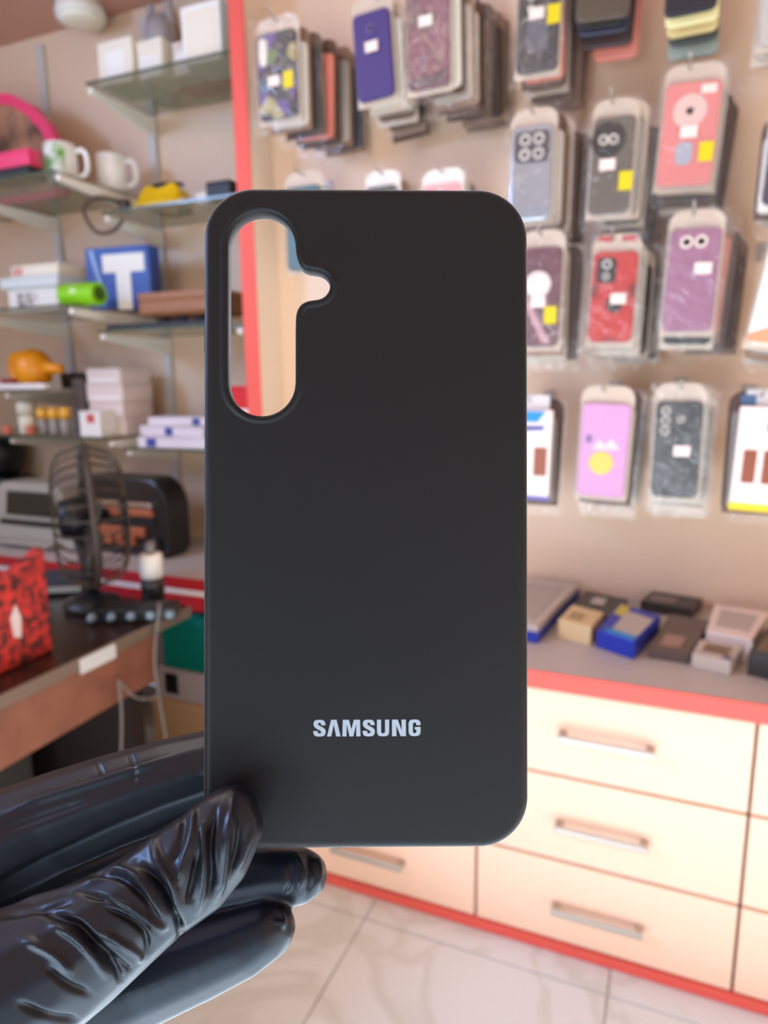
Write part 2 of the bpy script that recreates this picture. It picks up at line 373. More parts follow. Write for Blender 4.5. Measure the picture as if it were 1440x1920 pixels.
blob_packet('packet', 'bright yellow packet on the glass shelf left of the held case', 'packet', (-1.235, 1.51, Z_BR), 0.135, 0.06, 0.056, mat('yellow_pouch', (238, 196, 10), 0.4))
t = thing('cable_coil', 'dark coiled cable lying behind the yellow packet', 'cable', (-1.30, 1.60, Z_BR))
pts = [(0.045 * math.cos(a * 0.5) * (1 + 0.1 * math.sin(a * 1.7)), 0.035 * math.sin(a * 0.5), 0.006 + 0.0035 * a * 0.55) for a in range(0, 40)]
obj('loop', tube(pts, 0.005, 6), BLACKP, t, smooth=True); obj('plug', box(0.04, 0.075, -0.012, 0.012, 0.0, 0.02, 0.004, 2), BLACKP, t)
t = thing('hanging_cable', 'dark cable drooping over the glass shelf edge above the blue pack', 'cable', (-1.40, 1.50, Z_BR))
obj('cord', tube(spline([(0.02, 0.02, 0.03), (-0.012, -0.04, 0.03), (-0.035, -0.06, -0.0), (0.0, -0.065, -0.055), (0.05, -0.06, -0.06), (0.085, -0.055, -0.035)], 6), 0.005, 8), mat('brown_cable', (74, 56, 46), 0.5), t, smooth=True)
obj('plug', box(0.01, 0.04, 0.01, 0.03, 0.0, 0.036, 0.004, 2), mat('brown_cable', (74, 56, 46), 0.5), t)
carton('carton', 'small white carton right of the yellow packet', 'box', -1.155, -1.115, 1.53, 1.58, Z_BR, Z_BR + 0.03, WCART)
carton('carton', 'small black box beside the red edge at the held case corner', 'box', -1.10, -1.03, 1.50, 1.56, Z_BR, Z_BR + 0.042, mat('black_card', (30, 28, 30), 0.5))
# carton shelf
carton('carton', 'wide white carton under the pale tray on the carton shelf', 'box', -1.75, -1.565, 1.45, 1.58, Z_CL, Z_CL + 0.062, WCART, panel=(0.2, 0.6, 0.2, 0.8, mat('grey_print', (120, 116, 110), 0.5, var=((236, 230, 220), 40, 0.1))))
carton('carton', 'pale blue-white tray lying on the wide carton', 'box', -1.765, -1.55, 1.44, 1.58, Z_CL + 0.0625, Z_CL + 0.092, mat('pale_blue_carton', (214, 220, 216), 0.5))
carton('carton', 'cream carton with a pink print topmost of the carton stack', 'box', -1.74, -1.565, 1.46, 1.57, Z_CL + 0.0925, Z_CL + 0.125, CREAM, panel=(0.05, 0.25, 0.2, 0.8, mat('pink_print', (220, 150, 140), 0.5)))
t = thing('tape_roll', 'bright green roll lying before the blue pack', 'roll', (-1.447, 1.42, Z_CL + 0.029))
rot = Matrix.Rotation(math.radians(90), 4, 'Y')
GRN = mat('lime_green', (134, 206, 16), 0.4)
obj('roll', lathe([(0.012, -0.058), (0.028, -0.058), (0.029, -0.055), (0.029, 0.055), (0.028, 0.058), (0.012, 0.058)], 28, M4=rot), GRN, t, smooth=False)
obj('end_cap', lathe([(0.004, 0.0585), (0.018, 0.0585), (0.018, 0.061), (0.004, 0.061)], 20, M4=rot), mat('dark_green', (60, 90, 20), 0.5), t)
obj('label_mark', box(-0.012, 0.008, -0.0305, -0.027, 0.0, 0.016, 0.002), mat('pale_green_mark', (196, 226, 150), 0.5), t)
t = thing('blue_pack', 'blue box with a big white letter T', 'box', (-1.432, 1.56, Z_CL), (0, 0, 0.12))
obj('body', box(-0.10, 0.10, -0.025, 0.025, 0, 0.165, 0.002, 2), mat('blue_card', (40, 78, 160), 0.45, var=((30, 60, 140), 30, 0.2)), t)
obj('letter_mark', prism([(-0.045, 0.145), (0.085, 0.145), (0.085, 0.098), (0.04, 0.098), (0.04, 0.0), (-0.005, 0.0), (-0.005, 0.098), (-0.045, 0.098)], -0.0275, -0.0245), mat('white_print', (232, 226, 214), 0.5), t)
obj('pale_stripe', prism([(-0.088, 0.16), (-0.075, 0.16), (-0.05, 0.06), (-0.06, 0.06)], -0.0265, -0.0245), mat('pale_blue_print', (150, 176, 214), 0.5), t)
# brown box shelf
carton('carton', 'long brown leather-look box beside the held case edge', 'box', -1.315, -1.06, 1.47, 1.60, Z_CR + 0.03, Z_CR + 0.085, mat('brown_leatherette', (150, 98, 58), 0.5), bev=0.012)
for k in range(4):
    t = thing('black_jar', '%s small black jar under the brown box' % ('leftmost', 'second', 'third', 'rightmost')[k], 'jar', (-1.255 + 0.06 * k, 1.50, Z_CR), group='row of small black jars under the brown box')
    obj('jar', lathe([(0.018, 0), (0.02, 0.003), (0.02, 0.02), (0.016, 0.024)], 16), BLACKP, t, smooth=True)
    obj('lid', lathe([(0.017, 0.024), (0.017, 0.029), (0.014, 0.0295)], 16), mat('dark_grey_lid', (60, 58, 56), 0.4), t, smooth=True)
carton('carton', 'flat black folder lying at the shelf front edge below the brown box', 'folder', -1.38, -1.02, 1.425, 1.465, Z_CR, Z_CR + 0.012, mat('black_card', (30, 28, 30), 0.5), bev=0.001)
carton('carton', 'bright red carton seen through the camera cutout beside the red edge', 'box', -1.06, -0.97, 1.46, 1.54, 0.93, 0.985, mat('bright_red_card', (206, 14, 16), 0.45))
carton('carton', 'white carton under the bright red one behind the camera cutout', 'box', -1.08, -0.965, 1.455, 1.55, Z_ER, 0.9295, WCART)
# short shelf: orange toy, dark tools
ORG = mat('orange_plastic', (236, 148, 12), 0.4)
t = thing('orange_toy', 'orange plastic toy with a spout on the short shelf', 'toy', (-1.74, 1.50, Z_D))
obj('body', lathe([(0.02, 0.0), (0.04, 0.01), (0.055, 0.05), (0.05, 0.085), (0.03, 0.108), (0.01, 0.114)], 24), ORG, t, smooth=True)
obj('spout', tube([(0.03, 0, 0.065), (0.075, -0.005, 0.058), (0.118, -0.01, 0.056)], [0.026, 0.017, 0.012], 14), ORG, t, smooth=True)
obj('handle', tube(spline([(-0.03, -0.005, 0.10), (-0.07, -0.005, 0.092), (-0.082, -0.005, 0.055), (-0.06, -0.005, 0.02), (-0.03, -0.005, 0.02)], 5), 0.011, 10), ORG, t, smooth=True)
obj('green_foot', lathe([(0.022, 0.0), (0.026, 0.004), (0.026, 0.012), (0.02, 0.014)], 16, M4=Matrix.Translation((0.005, -0.03, 0))), mat('leaf_green', (70, 150, 30), 0.5), t, smooth=True)
carton('carton', 'small crimson box left of the orange toy', 'box', -1.83, -1.775, 1.46, 1.50, Z_D, Z_D + 0.03, mat('crimson_card', (150, 24, 40), 0.5))
carton('carton', 'dark grey box behind the spout of the orange toy', 'box', -1.72, -1.64, 1.575, 1.63, Z_D, Z_D + 0.045, mat('dark_grey_card', (48, 42, 40), 0.5))
carton('carton', 'upright dark grey carton between the orange toy and the pale boxes', 'box', -1.618, -1.575, 1.52, 1.62, Z_EL, Z_EL + 0.16, mat('brown_grey_card', (88, 74, 66), 0.5))
t = thing('white_tray', 'white plastic tray edge at the front of the short shelf', 'tray', (-1.74, 1.462, Z_D))
obj('base', box(-0.10, 0.10, -0.018, 0.0, 0, 0.004), WHITEP, t); obj('lip', box(-0.10, 0.10, -0.02, -0.017, 0, 0.016, 0.002), WHITEP, t)
obj('lip', box(-0.10, -0.097, -0.017, 0.0, 0.004, 0.016), WHITEP, t); obj('lip', box(0.097, 0.10, -0.017, 0.0, 0.004, 0.016), WHITEP, t)
# lowest shelves
def bottle(label, x, y, z, h, r, capm, bodym, group=None, name='bottle'):
    t = thing(name, label, 'bottle', (x, y, z), group=group)
    obj('body', lathe([(r * 0.9, 0), (r, 0.004), (r, h * 0.5), (r * 0.7, h * 0.58)], 18), bodym, t, smooth=True)
    obj('cap', lathe([(r * 0.75, h * 0.58), (r * 1.05, h * 0.62), (r * 1.05, h * 0.93), (r * 0.7, h)], 18), capm, t, smooth=True)
YCAP = mat('amber_cap', (240, 178, 60), 0.35); GBOD = mat('clear_grey_bottle', (150, 142, 132), 0.15)
for k, nm in enumerate(('left', 'middle', 'right')):
    bottle('%s one of three small amber capped bottles on the lowest shelf' % nm, -1.722 + 0.044 * k, 1.50, Z_EL, 0.078, 0.017, YCAP, GBOD, 'amber capped bottles on the lowest shelf')
bottle('cream white bottle left of the amber capped bottles', -1.785, 1.50, Z_EL, 0.095, 0.027, mat('cream_bottle', (226, 218, 192), 0.4), mat('cream_bottle', (226, 218, 192), 0.4))
for x_, lb in ((-1.832, 'small orange pot at the far left of the lowest shelf'), (-1.738, 'small orange pot before the amber capped bottles')):
    t = thing('orange_pot', lb, 'pot', (x_, 1.465, Z_EL))
    obj('pot', lathe([(0.011, 0), (0.013, 0.003), (0.014, 0.018), (0.012, 0.02)], 14), mat('salmon_pot', (214, 120, 90), 0.5), t, smooth=True); obj('lid', lathe([(0.0135, 0.02), (0.0135, 0.026), (0.01, 0.027)], 14), mat('salmon_pot', (214, 120, 90), 0.5), t, smooth=True)
PPK = mat('pale_pink_box', (226, 206, 196), 0.5)
z = Z_EL
for k, (hh, a, bb, lb) in enumerate(((0.05, -1.56, -1.43, 'lowest'), (0.045, -1.56, -1.435, 'second'), (0.05, -1.565, -1.432, 'third'), (0.042, -1.56, -1.437, 'topmost'))):
    carton('carton', '%s pale pink box of the stack on the lowest left shelf' % lb, 'box', a, bb, 1.52, 1.64, z, z + hh - 0.0006, PPK, 0, 'stack of pale pink boxes', panel=(0.1, 0.9, 0.1, 0.3, WCART)); z += hh
carton('carton', 'white carton with a red mark in front of the pale stack', 'box', -1.535, -1.46, 1.455, 1.515, Z_EL, Z_EL + 0.07, WCART, panel=(0.4, 0.75, 0.55, 0.9, mat('red_mark', (206, 90, 84), 0.5)))
z = Z_ER
LILW = mat('lilac_white_packet', (226, 216, 220), 0.5); BLUEP = mat('blue_print', (58, 72, 150), 0.5)
for k, (a, bb, y0, hh, rz, lb) in enumerate(((-1.36, -1.10, 1.485, 0.03, 0.03, 'lowest of the stacked white packets with blue print by the case'), (-1.37, -1.14, 1.50, 0.028, -0.10, 'middle one of the stacked white packets with blue print'), (-1.34, -1.15, 1.51, 0.024, 0.12, 'topmost of the stacked white packets with blue print'))):
    carton('carton', lb, 'packet', a, bb, y0, y0 + 0.11, z, z + hh - 0.0006, LILW, rz, 'white packets with blue print', panel=(0.12 + 0.3 * k, 0.24 + 0.3 * k, 0.1, 0.9, BLUEP)); z += hh
carton('carton', 'flat black box on the counter-side end of the lowest right shelf', 'box', -1.27, -1.02, 1.60, 1.66, Z_ER, Z_ER + 0.05, mat('black_card', (30, 28, 30), 0.5))

# ------------------------------------------------------------------ side counter: machines, fan, desk
SCZ = 0.5305
MB_ = mat('machine_black', (34, 30, 29), 0.3); COPP = mat('copper_bar', (190, 112, 78), 0.35, metal=0.5); CHR = mat('chrome', (205, 200, 190), 0.15, metal=1.0)
t = thing('laminating_machine', 'black rounded laminating machine with copper bars behind the fan', 'machine', (-1.39, 1.43, SCZ))
def RP(pts): return pts
prof = [(-0.15, 0.0), (0.14, 0.0), (0.158, 0.02), (0.162, 0.09)] + [(0.162 - 0.07 * (1 - math.cos(a)), 0.13 + 0.085 * math.sin(a)) for a in np.linspace(0.0, math.pi / 2, 7)] + [(-0.12, 0.215), (-0.15, 0.19)]
obj('housing', prism(prof, 0.0, 0.09, bev=0.006), MB_, t, smooth=False)
obj('chrome_bar', box(-0.13, 0.115, -0.012, 0.004, 0.138, 0.152, 0.004, 2), CHR, t)
obj('copper_bar', box(-0.13, 0.115, -0.010, 0.004, 0.112, 0.134, 0.004, 2), COPP, t)
obj('copper_bar', box(-0.13, 0.085, -0.012, 0.004, 0.056, 0.082, 0.004, 2), COPP, t)
for x_ in (-0.045, -0.005, 0.035): obj('copper_tab', box(x_ - 0.014, x_ + 0.014, -0.011, 0.004, 0.03, 0.057, 0.003, 2), COPP, t)
obj('slot', box(-0.135, 0.12, -0.003, 0.004, 0.086, 0.108), BLACKP, t)
obj('knob', lathe([(0.02, 0), (0.022, 0.004), (0.02, 0.016), (0.012, 0.018)], 20, M4=Matrix.Translation((0.115, 0.0, 0.04)) @ Matrix.Rotation(math.radians(90), 4, 'X')), BLACKP, t, smooth=True)
t = thing('printer', 'pale grey printer with a dark opening behind the fan cage', 'printer', (-1.725, 1.42, SCZ))
pr = [(-0.20, 0.0), (0.16, 0.0), (0.17, 0.03), (0.13, 0.165), (0.10, 0.185), (-0.10, 0.185), (-0.13, 0.165), (-0.21, 0.03)]
obj('shell', prism(pr, 0.0, 0.10, bev=0.006), mat('pale_grey_plastic', (176, 172, 158), 0.35), t)
obj('paper_opening', prism([(-0.09, 0.09), (0.12, 0.09), (0.095, 0.16), (-0.075, 0.16)], -0.006, 0.004), mat('dark_olive_plastic', (46, 46, 36), 0.4), t)
obj('output_slot', prism([(-0.12, 0.06), (0.13, 0.06), (0.125, 0.075), (-0.115, 0.075)], -0.005, 0.004), BLACKP, t)
obj('output_tray', box(-0.12, 0.12, -0.05, 0.0, 0.012, 0.022, 0.003), mat('pale_grey_plastic', (176, 172, 158), 0.35), t)
t = thing('round_speaker', 'round black speaker at the left picture edge above the printer', 'speaker', (PY(2, 875, 1.61).x, 1.61, SCZ))
obj('base', box(-0.07, 0.07, -0.06, 0.06, 0, 0.17, 0.01, 2), BLACKP, t)
obj('ball', lathe([(0.01, 0.165), (0.05, 0.17), (0.07, 0.195), (0.078, 0.24), (0.066, 0.298), (0.04, 0.303), (0.01, 0.305)], 28), BLACKP, t, smooth=True)

# desk
DZ = 0.52
WOODD = mat('dark_desk_top', (52, 34, 28), 0.25, var=((40, 26, 22), 14, 0.2)); WOODB = mat('brown_desk_apron', (142, 92, 70), 0.4, var=((120, 72, 54), 18, 0.25))
t = thing('desk', 'dark topped wooden desk with a brown apron at lower left', 'desk', (-1.42, 0.72, 0))
obj('top', box(-0.50, 0.465, -0.55, 0.44, DZ - 0.022, DZ, 0.002), WOODD, t)
obj('edge_strip', box(0.4652, 0.469, -0.55, 0.44, DZ - 0.023, DZ + 0.0006), mat('pale_edge_strip', (116, 98, 84), 0.35), t)
obj('apron', box(0.44, 0.46, -0.54, 0.33, DZ - 0.125, DZ - 0.022), WOODB, t)
obj('apron', box(-0.48, 0.44, 0.31, 0.33, DZ - 0.125, DZ - 0.022), WOODB, t)
for x_, y_ in ((0.42, 0.285), (-0.46, 0.285), (0.42, -0.52), (-0.46, -0.52)): obj('leg', box(x_ - 0.02, x_ + 0.02, y_ - 0.02, y_ + 0.02, 0.0005, DZ - 0.125), mat('dark_leg', (38, 28, 25), 0.5), t)
obj('shade_back_panel', box(-0.47, -0.45, -0.5, 0.22, 0.05, DZ - 0.125), mat('dark_leg', (38, 28, 25), 0.5), t)  # dark sheet added to stand for the shade under the desk
obj('shade_end_panel', box(-0.44, 0.40, 0.275, 0.29, 0.02, DZ - 0.125), mat('dark_leg', (38, 28, 25), 0.5), t)  # dark colour here also stands for shade beneath the top
p = PX(182, 1238, -0.951)
obj('silver_sticker', box(0.4692, 0.4705, p.y - 0.72 - 0.04, p.y - 0.72 + 0.045, DZ - 0.03, DZ - 0.002), mat('silver_tape', (205, 205, 200), 0.3), t)
t = thing('storage_crate', 'dark grey box on the floor under the desk', 'box', (-1.36, 0.78, 0.0005))
obj('body', box(-0.16, 0.16, -0.15, 0.15, 0, 0.26, 0.006, 2), mat('dark_grey_crate', (62, 60, 56), 0.5), t); obj('lid', box(-0.165, 0.165, -0.155, 0.155, 0.26, 0.285, 0.006, 2), mat('dark_grey_crate', (62, 60, 56), 0.5), t)
# boxes below the side counter
p = PY(330, 1250, 1.36)
carton('carton', 'teal green box standing under the side counter', 'box', -1.20, -0.97, 1.34, 1.56, 0.268, 0.425, mat('teal_card', (0, 118, 100), 0.45))
carton('carton', 'pale lilac box with a black hole under the teal box', 'box', -1.22, -0.965, 1.335, 1.56, 0.182, 0.2675, mat('pale_lilac_card', (190, 172, 168), 0.5), panel=(0.1, 0.26, 0.2, 0.85, BLACKP))
carton('carton', 'large tan carton on the floor under the lilac box', 'box', -1.24, -0.962, 1.33, 1.57, 0.0005, 0.1815, mat('tan_carton', (206, 164, 118), 0.6))
t = thing('power_cord', 'thin grey cord hanging in a loop from the desk edge', 'cord', (-0.94, 0.95, 0.45))
obj('cord', tube(spline([PX(300, 1130, -0.94) - Vector((-0.94, 0.95, 0.45)), PX(290, 1230, -0.935) - Vector((-0.94, 0.95, 0.45)), PX(297, 1300, -0.935) - Vector((-0.94, 0.95, 0.45)), PX(312, 1390, -0.93) - Vector((-0.94, 0.95, 0.45)), PX(320, 1470, -0.93) - Vector((-0.94, 0.95, 0.45))], 6), 0.003, 6), mat('grey_cord', (120, 112, 104), 0.5), t, smooth=True)
obj('loop', tube(spline([PX(222, 1275, -0.935) - Vector((-0.94, 0.95, 0.45)), PX(250, 1305, -0.935) - Vector((-0.94, 0.95, 0.45)), PX(275, 1310, -0.935) - Vector((-0.94, 0.95, 0.45)), PX(297, 1303, -0.935) - Vector((-0.94, 0.95, 0.45))], 6), 0.0025, 6), mat('grey_cord', (120, 112, 104), 0.5), t, smooth=True)
obj('tail', tube(spline([PX(222, 1275, -0.935) - Vector((-0.94, 0.95, 0.45)), PX(228, 1340, -0.935) - Vector((-0.94, 0.95, 0.45)), PX(226, 1420, -0.935) - Vector((-0.94, 0.95, 0.45)), PX(215, 1480, -0.935) - Vector((-0.94, 0.95, 0.45))], 6), 0.0025, 6), mat('grey_cord', (120, 112, 104), 0.5), t, smooth=True)

# fan, seen from the side, on the desk
fc = PY(168, 968, 1.085)
t = thing('table_fan', 'black wire-cage table fan standing on the desk, seen edge-on', 'fan', (fc.x, fc.y, DZ), (0, 0, math.radians(49)))
hz = fc.z - DZ; FR, FD = 0.152, 0.066
WIRE = mat('dark_fan_wire', (66, 54, 44), 0.5)
def pr_(u, s):       # cage profile: radius fraction u -> (axial offset, radius); the axis is local x
    return (s * FD * math.sqrt(max(0, 1 - u ** 5.0)) + s * 0.006, FR * u)
for s, nm in ((-1, 'rear_cage'), (1, 'front_cage')):
    bm = bmesh.new()
    for k in range(30):
        a = 2 * math.pi * k / 30; pts = []
        for q in range(9):
            ax, r_ = pr_(0.22 + 0.78 * q / 8, s); pts.append((ax, r_ * math.sin(a), hz + r_ * math.cos(a)))
        tube(pts, 0.0018, 4, bm)
    for u in (0.22, 0.62):
        ax, r_ = pr_(u, s)
        tube([(ax, r_ * math.sin(2*math.pi*k/36), hz + r_ * math.cos(2*math.pi*k/36)) for k in range(36)], 0.0016, 4, bm, True)
    obj(nm, bm, WIRE, t)
obj('rim', tube([(0, FR * math.sin(2*math.pi*k/48), hz + FR * math.cos(2*math.pi*k/48)) for k in range(48)], 0.006, 8, None, True), WIRE, t, smooth=True)
obj('badge', lathe([(0.034, FD), (0.034, FD + 0.008), (0.01, FD + 0.012)], 20, M4=Matrix.Translation((0, 0, hz)) @ Matrix.Rotation(math.radians(90), 4, 'Y')), BLACKP, t, smooth=True)
obj('motor', lathe([(0.02, -0.062), (0.04, -0.058), (0.044, -0.02), (0.03, 0.0), (0.012, 0.04)], 20, M4=Matrix.Translation((0, 0, hz)) @ Matrix.Rotation(math.radians(90), 4, 'Y')), BLACKP, t, smooth=True)
for k in range(3):
    bm = bmesh.new(); a0 = 2 * math.pi * k / 3 + 0.4; A, B2 = [], []
    for q in range(5):
        r_ = 0.03 + 0.105 * q / 4; wv = 0.35 + 0.5 * math.sin(math.pi * (q + 1) / 6)
        for lst, da, xx in ((A, -wv, -0.016), (B2, wv, 0.016)):
            a = a0 + da * 0.8; lst.append(((xx), r_ * math.sin(a), hz + r_ * math.cos(a)))
    va = [bm.verts.new(v) for v in A]; vb = [bm.verts.new(v) for v in B2]
    va2 = [bm.verts.new((v[0] + 0.002, v[1], v[2])) for v in A]; vb2 = [bm.verts.new((v[0] + 0.002, v[1], v[2])) for v in B2]
    for q in range(4):
        bm.faces.new((va[q], va[q+1], vb[q+1], vb[q])); bm.faces.new((va2[q], va2[q+1], vb2[q+1], vb2[q]))
        bm.faces.new((va[q], va[q+1], va2[q+1], va2[q])); bm.faces.new((vb[q], vb[q+1], vb2[q+1], vb2[q]))
    bm.faces.new((va[0], vb[0], vb2[0], va2[0])); bm.faces.new((va[4], vb[4], vb2[4], va2[4]))
    obj('blade', bm, mat('smoky_blade', (58, 54, 50), 0.3), t)
obj('stand', tube([(-0.004, 0.0, 0.02), (-0.012, 0, hz * 0.4), (-0.03, 0, hz - 0.02)], 0.012, 10), BLACKP, t, smooth=True)
obj('base', lathe([(0.056, 0), (0.06, 0.006), (0.055, 0.018), (0.03, 0.028), (0.016, 0.035)], 32, M4=Matrix.Translation((-0.01, 0, 0))), BLACKP, t, smooth=True)

# small things on the desk
p = PZ(252, 1158, DZ)
t = thing('switch_box', 'black switch box with five clear knobs on the desk corner', 'switch box', (p.x + 0.006, p.y + 0.0, DZ), (0, 0, math.radians(30)))
obj('case', box(-0.088, 0.085, -0.028, 0.022, 0, 0.03, 0.004, 2), BLACKP, t)
for k in range(5):
    obj('knob', lathe([(0.008, 0), (0.0095, 0.003), (0.008, 0.012), (0.004, 0.015)], 14, M4=Matrix.Translation((-0.078 + 0.038 * k, -0.03, 0.016)) @ Matrix.Rotation(math.radians(90), 4, 'X')), mat('clear_blue_knob', (122, 140, 150), 0.12), t, smooth=True)
p = PZ(283, 1132, DZ)
t = thing('spray_bottle', 'dark bottle with a white collar on the desk by the held case', 'bottle', (p.x, p.y + 0.01, DZ))
obj('body', lathe([(0.022, 0), (0.025, 0.004), (0.025, 0.045), (0.021, 0.058)], 24), mat('smoky_bottle', (44, 44, 46), 0.15), t, smooth=True)
obj('collar', lathe([(0.0215, 0.058), (0.0245, 0.061), (0.0245, 0.108), (0.02, 0.112)], 24), mat('white_collar', (246, 242, 234), 0.4), t, smooth=True)
obj('nozzle', lathe([(0.011, 0.112), (0.011, 0.13), (0.007, 0.138)], 16), mat('grey_nozzle', (130, 124, 120), 0.4), t, smooth=True)
t = thing('phone_charger', 'small dark gadget with a silver side between bag and fan', 'gadget', (PZ(125, 1110, DZ).x, PZ(125, 1110, DZ).y, DZ), (0, 0, 0.5))
obj('body', box(-0.05, 0.05, -0.03, 0.03, 0, 0.05, 0.008, 2), mat('dark_blue_grey', (50, 52, 66), 0.3), t)
obj('silver_side', box(-0.03, 0.045, -0.033, -0.029, 0.008, 0.022, 0.001), CHR, t)
# red patterned bag standing on the desk
X0 = -1.02
pp = [PX(100, 1222, X0), PX(107, 1020, X0), PX(63, 1047, X0), PX(0, 1095, X0)]
y_far, y_near, z_far = pp[0].y, 0.56, pp[1].z
t = thing('gift_bag', 'red and black patterned bag standing on the desk at left edge', 'bag', (X0, y_far, DZ))
RB = mat('red_black_pattern', (210, 52, 44), 0.45, var=((62, 26, 28), 58, 0.1))
prf = [(0, 0.001), (0.005, z_far - DZ), (pp[2].y - y_far, pp[2].z - DZ), (pp[3].y - y_far, pp[3].z - DZ), (y_near - y_far, pp[3].z - DZ - 0.01), (y_near - y_far, 0.001)]
obj('bag_body', prism(prf, -0.028, 0.0, 'X', 0.004), RB, t)
obj('white_mark', prism([(-0.075, 0.055), (-0.062, 0.05), (-0.058, 0.085), (-0.066, 0.11), (-0.078, 0.09)], -0.0005, 0.002, 'X'), mat('bag_white_print', (226, 206, 200), 0.5), t)
obj('handle', tube(spline([(-0.014, y_near - y_far + 0.02, 0.06), (-0.014, y_near - y_far + 0.06, 0.14), (-0.014, y_near - y_far + 0.10, 0.07)], 6), 0.003, 6), RB, t, smooth=True)

# ------------------------------------------------------------------ hanging phone case packs
CASE_MESH = {}
def slab_mesh(wd, ht, r, th, bev):
    k = (round(wd, 3), round(ht, 3), r, th)
    return prism(rrect(wd, ht, r, 5), -th, 0.0, 'Y', bev)
def shared(key, maker, m):
    """mesh datablock reused by alike pieces"""
    k = (key, m.name)
    if k not in CASE_MESH:
        bm = maker(); bmesh.ops.recalc_face_normals(bm, faces=bm.faces); me = bpy.data.meshes.new(key); bm.to_mesh(me); bm.free(); me.materials.append(m); CASE_MESH[k] = me
    return CASE_MESH[k]
def card_outline(wd, ht, hd):
    """backing card with a narrower rounded header; origin at card bottom centre"""
    w2 = wd / 2; a = [(w2, 0.0), (w2, ht)]
    for k in range(6):
        t_ = math.radians(90 * k / 5); a.append((w2 - 0.022 + 0.022 * math.cos(t_), ht + hd - 0.022 + 0.022 * math.sin(t_)))
    return a + [(-x, z) for x, z in reversed(a)]
def rings(par, spots, m):
    for x, z, r in spots: obj('lens_ring', lathe([(r * 0.62, -0.0005), (r * 0.62, 0.0018), (r, 0.0018), (r, -0.0005)], 18, M4=Matrix.Translation((x, -0.0115, z)) @ Matrix.Rotation(math.radians(90), 4, 'X')), m, par)
def pack(label, X, Y, ztop, wd, ht, m, roll=0.0, cam_mod=None, stick=None, ystick=None, extra=None, bag=True, group='packed phone cases on the hooks', cardm=CARD, hd=0.026, yaw=0.0, card=True):
    """ztop: top of the phone case. origin: bottom centre of the pack."""
    t = thing('phone_case_pack', label, 'phone case', (X, Y, ztop - ht - 0.008), (0, math.radians(roll), yaw), group)
    cw = wd + 0.008
    k = 'card_%d_%d' % (round(wd * 1000), round(ht * 1000))
    if card: mesh_obj('backing_card', shared(k, lambda: prism(card_outline(cw, ht + 0.012, hd), 0.001, 0.0022), cardm), None, t)
    c = mesh_obj('case_shell', shared('shell_%d_%d' % (round(wd * 1000), round(ht * 1000)), lambda: slab_mesh(wd, ht, 0.011, 0.0095, 0.0025), m), None, t, (0, 0, 0.008 + ht / 2))
    if cam_mod:
        kind, mm = cam_mod
        if kind == 'bar': obj('camera_window', prism([(x - wd/2 + 0.016, z + ht/2 - 0.034) for x, z in rrect(0.018, 0.05, 0.008)], -0.0112, -0.009), mm, c)
        if kind == 'square':
            obj('camera_window', prism([(x, z + ht/2 - 0.036) for x, z in rrect(wd - 0.012, 0.052, 0.01)], -0.0112, -0.009), mm, c)
            rings(c, [(sx * 0.012, ht/2 - 0.036 + sz * 0.012, 0.0095) for sx in (-1, 1) for sz in (-1, 1)], mat('pale_ring', (214, 204, 194), 0.2))
        if kind == 'small': obj('camera_window', prism([(x - wd/2 + 0.024, z + ht/2 - 0.032) for x, z in rrect(0.032, 0.042, 0.007)], -0.0115, -0.009), mm, c); rings(c, [(-wd/2 + 0.024, ht/2 - 0.022, 0.008), (-wd/2 + 0.024, ht/2 - 0.042, 0.006)], mat('pale_ring', (214, 204, 194), 0.2))
        if kind == 'round': obj('camera_window', lathe([(0.028, 0.009), (0.028, 0.0125), (0.02, 0.0128), (0.02, 0.0118)], 26, M4=Matrix.Translation((-wd*0.12, 0, ht/2 - 0.037)) @ Matrix.Rotation(math.radians(90), 4, 'X')), mm, c); rings(c, [(-wd*0.12 - 0.007, ht/2 - 0.037, 0.008), (-wd*0.12 + 0.009, ht/2 - 0.037, 0.008)], mat('pale_ring', (214, 204, 194), 0.2))
        if kind == 'dots': rings(c, [(-wd/2 + 0.026, ht/2 - 0.022, 0.010), (-wd/2 + 0.048, ht/2 - 0.022, 0.010)], mm)
        if kind == 'strip': rings(c, [(-wd/2 + 0.016, ht/2 - 0.016 - 0.017 * q, 0.0075) for q in range(3)], mm); rings(c, [(0.004, ht/2 - 0.03, 0.006)], mm)
    if stick: obj('price_sticker', box(stick[0] - 0.013, stick[0] + 0.013, -0.0146, -0.0134, stick[1] - 0.009, stick[1] + 0.009), STK, t)
    if ystick: obj('yellow_sticker', box(ystick[0] - 0.011, ystick[0] + 0.011, -0.0148, -0.0134, ystick[1] - 0.015, ystick[1] + 0.015), YEL, t)
    if extra: extra(t, c, wd, ht)
    if bag: mesh_obj('plastic_bag', shared('bag_%d_%d' % (round(wd * 1000), round(ht * 1000)), lambda: prism([(x, z + (ht + 0.03) / 2 - 0.006) for x, z in rrect(cw + 0.016, ht + 0.06, 0.008, 3)], -0.0135, -0.0128), BAG), None, t)
    return t
